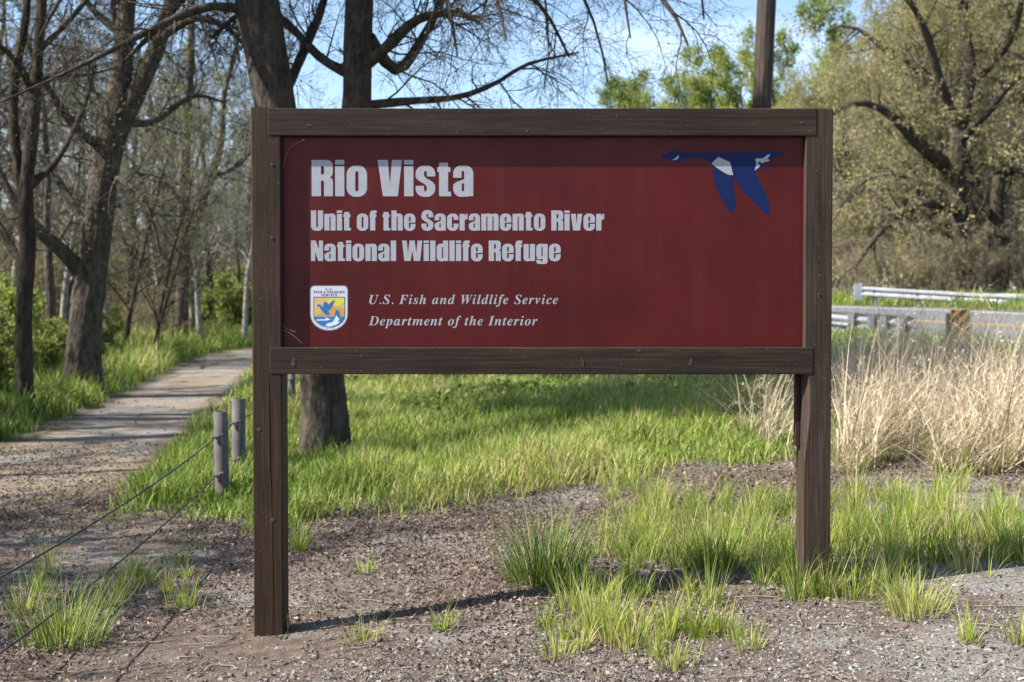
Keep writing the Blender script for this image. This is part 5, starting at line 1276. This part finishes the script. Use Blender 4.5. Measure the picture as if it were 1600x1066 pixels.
# dry tall grass at the roadside
dc = []
for px0, px1, py0, py1, n in ((1310, 1620, 690, 745, 34), (1310, 1640, 630, 690, 52), (1305, 1640, 580, 630, 46), (1185, 1260, 640, 715, 4), (1620, 1800, 640, 760, 20), (1312, 1640, 595, 655, 30)):
    for _ in range(n):
        g = ground_at(rng.uniform(px0, px1), rng.uniform(py0, py1)); dc.append((g[0], g[1], rng.uniform(0.4, 1.3) if n != 30 else rng.uniform(1.1, 1.65)))
dc = np.array(dc)
x, y, a, i = clump_points(rng, dc, 12500, 0.13)
s = dc[i, 2]
hh = s * rng.uniform(0.3, 1.4, len(x)); dirn = np.where(rng.random(len(x)) < 0.35, rng.normal(0.4, 0.5, len(x)), a + rng.normal(0, 0.8, len(x)))
tag(link('dry_grass', blades_obj('dry_grass', rng, x, y, hh, rng.uniform(0.005, 0.012, len(x)), rng.uniform(0.0, 0.95, len(x)), rng.uniform(0.2, 3.2, len(x)) * rng.random(len(x)) ** 0.5, G_DRY, 0.60 + rng.normal(0, 0.24, len(x)) - 0.3 * (rng.random(len(x)) < .2), 6, dirn)),
    'tall tangled straw-coloured dry grass beside the road', 'dry grass', kind='stuff')
x, y, a, i = clump_points(rng, dc, 9000, 0.17)
z = H(x, y) + dc[i, 2] * 0.62 * rng.random(len(x)) ** 0.8
V, q, t, nv = ribbons(np.column_stack([x, y, z]), rng.uniform(0, 2 * pi, len(x)), rng.uniform(0.3, 1.7, len(x)), rng.uniform(0.12, 0.42, len(x)), rng.uniform(0.005, 0.011, len(x)), rng.uniform(0.4, 3.2, len(x)), 6, rng)
tag(link('dry_grass', mesh_np('dry_grass', V, [q, t], G_DRY, tint=np.repeat(np.clip(rng.normal(0.66, 0.22, len(x)), 0, 1), nv))), 'curled dead leaf blades tangled in the dry grass beside the road', 'dry grass', kind='stuff')
x, y, a, i = clump_points(rng, dc, 7000, 0.15)
tag(link('grass', blades_obj('grass', rng, x, y, rng.uniform(0.12, 0.5, len(x)), rng.uniform(0.005, 0.01, len(x)), rng.uniform(0.05, 0.6, len(x)), rng.uniform(0.3, 1.4, len(x)), G_TUFT, 0.45 + rng.normal(0, 0.18, len(x)), 5, a)),
    'green shoots among the dry grass beside the road', 'grass', kind='stuff')
# seed stalks standing above it
sp, sr, heads = [], [], []
for _ in range(260):
    c = dc[rng.integers(0, len(dc))]; h_ = rng.uniform(1.05, 1.75) if rng.random() < 0.4 else rng.uniform(0.7, 1.1); hd = rng.normal(0.25, 0.9); ln = rng.uniform(0.05, 0.45)
    bx, by = c[0] + rng.normal(0, .1), c[1] + rng.normal(0, .1); bz = h1(bx, by)
    t = np.linspace(0, 1, 7); off = h_ * (ln * t + 0.25 * t ** 3)
    P = np.column_stack([bx + off * cos(hd), by + off * sin(hd) * 0.6, bz + h_ * t * (1 - 0.12 * t ** 3)]); sp.append(P); sr.append(np.linspace(0.0028, 0.0012, 7)); heads.append(P[-3:])
V1, q1 = tubes(np.array(sp), np.array(sr), 3)
hp = np.array(heads); t = rng.uniform(0, 2, (len(hp), 16)); i0 = np.clip(t.astype(int), 0, 1); fr = (t - i0)[..., None]
C = hp[np.arange(len(hp))[:, None], i0] * (1 - fr) + hp[np.arange(len(hp))[:, None], i0 + 1] * fr
C = C.reshape(-1, 3) + rng.normal(0, 0.014, (len(hp) * 16, 3)); V2, q2 = quads_at(C, rng.uniform(0.012, 0.03, len(C)), rng, 0.35)
tag(link('dry_grass', mesh_np('dry_grass', np.concatenate([V1, V2]), [np.concatenate([q1, q2 + len(V1)])], G_DRY, tint=np.concatenate([np.full(len(V1), .7), np.full(len(V2), .85)]))),
    'tall dry seed stalks standing above the straw grass', 'dry grass', kind='stuff')

# leaf litter
x, y = scatter(rng, 560000, 3.6, 22.0, 0.6, 1.75)
lit = np.clip(0.45 + 1.5 * (vnoise(x, y, 0.8, 21) - 0.32) + 0.5 * (vnoise(x, y, 3.0, 22) - 0.5), 0.02, 1)
lit = lit * (1 - 0.85 * lawn(x, y))
lit = lit * np.where(path_d(x, y) < 0.1, 1 - 0.93 * sstep(12.0, 14.5, y), 1)
lit = lit * (0.25 + 0.75 * sstep(4.7, 6.2, y)) * np.where(y < 6.4, 1 - 0.75 * sstep(0.3, 1.4, x + 0.5 * (vnoise(x, y, 1.1, 5) - .5)), 1.0)
lit = np.where((y > 7.6) & (x > -2.5), np.clip(lit * 1.6, 0, 1), lit)
k = rng.random(len(x)) < lit * 0.8; x, y = x[k], y[k]
C = np.column_stack([x, y, H(x, y) + rng.uniform(0.002, 0.018, len(x))])
v, f = quads_at(C, (0.005 + 0.018 * rng.random(len(x)) ** 2.2) * (1 + 0.10 * y), rng, 0.55, 0.6)
tag(link('leaf_litter', mesh_np('leaf_litter', v, [f], L_LIT, tint=np.repeat(np.clip(rng.normal(0.5, 0.25, len(x)), 0, 1), 4))), 'brown dead leaves strewn over the bare ground around the sign and trail', 'leaf litter', kind='stuff')

# gravel stones
x, y = scatter(rng, 170000, 3.5, 9.0, 0.4, 2.1)
k = rng.random(len(x)) < np.clip(0.25 + 1.5 * (vnoise(x, y, 0.9, 31) - 0.35), 0.05, 1) * (1 - lawn(x, y)); x, y = x[k], y[k]
n = len(x); s = (0.0025 + 0.007 * rng.random(n) ** 2) * np.where(rng.random(n) < 0.05, rng.uniform(1.5, 2.2, n), 1.0)
o8 = np.array([(1, 0, 0), (-1, 0, 0), (0, 1, 0), (0, -1, 0), (0, 0, 1), (0, 0, -1)], float)
ang = rng.uniform(0, 2 * pi, n)
V = o8[None] * s[:, None, None] * rng.uniform(0.6, 1.4, (n, 6, 1)); V[:, :, 2] *= 0.65
V = V + rng.normal(0, 0.25, V.shape) * s[:, None, None]
V = np.stack([V[..., 0] * np.cos(ang)[:, None] - V[..., 1] * np.sin(ang)[:, None], V[..., 0] * np.sin(ang)[:, None] + V[..., 1] * np.cos(ang)[:, None], V[..., 2]], -1)
V = V + np.column_stack([x, y, H(x, y) + 0.001])[:, None]
T = np.array([(0, 2, 4), (2, 1, 4), (1, 3, 4), (3, 0, 4), (2, 0, 5), (1, 2, 5), (3, 1, 5), (0, 3, 5)])
tag(link('gravel', mesh_np('gravel', V.reshape(-1, 3), [(T[None] + (np.arange(n) * 6)[:, None, None]).reshape(-1, 3)], M_STONE, tint=np.repeat(np.clip(rng.normal(0.5, 0.25, n), 0, 1), 6))),
    'small grey gravel stones on the bare ground in front of the sign', 'gravel', kind='stuff')
# fallen twigs on the ground
x, y = scatter(rng, 700, 3.8, 11, 0.4, 1.6); k = lawn(x, y) < 0.3; x, y = x[k], y[k]; n = len(x); a = rng.uniform(0, 2 * pi, n); Ln = rng.uniform(0.05, 0.3, n)
t = np.linspace(-0.5, 0.5, 4)
P = np.stack([x[:, None] + np.cos(a)[:, None] * t * Ln[:, None] + rng.normal(0, .01, (n, 4)), y[:, None] + np.sin(a)[:, None] * t * Ln[:, None] + rng.normal(0, .01, (n, 4))], -1)
P = np.concatenate([P, (H(P[..., 0], P[..., 1]) + 0.008)[..., None]], -1)
V, q = tubes(P, np.full((n, 4), 0.0022) * rng.uniform(0.6, 1.6, (n, 1)), 4)
tag(link('fallen_twigs', mesh_np('fallen_twigs', V, [q], B_TWIG)), 'thin fallen twigs lying on the leaf litter', 'twigs', kind='stuff')
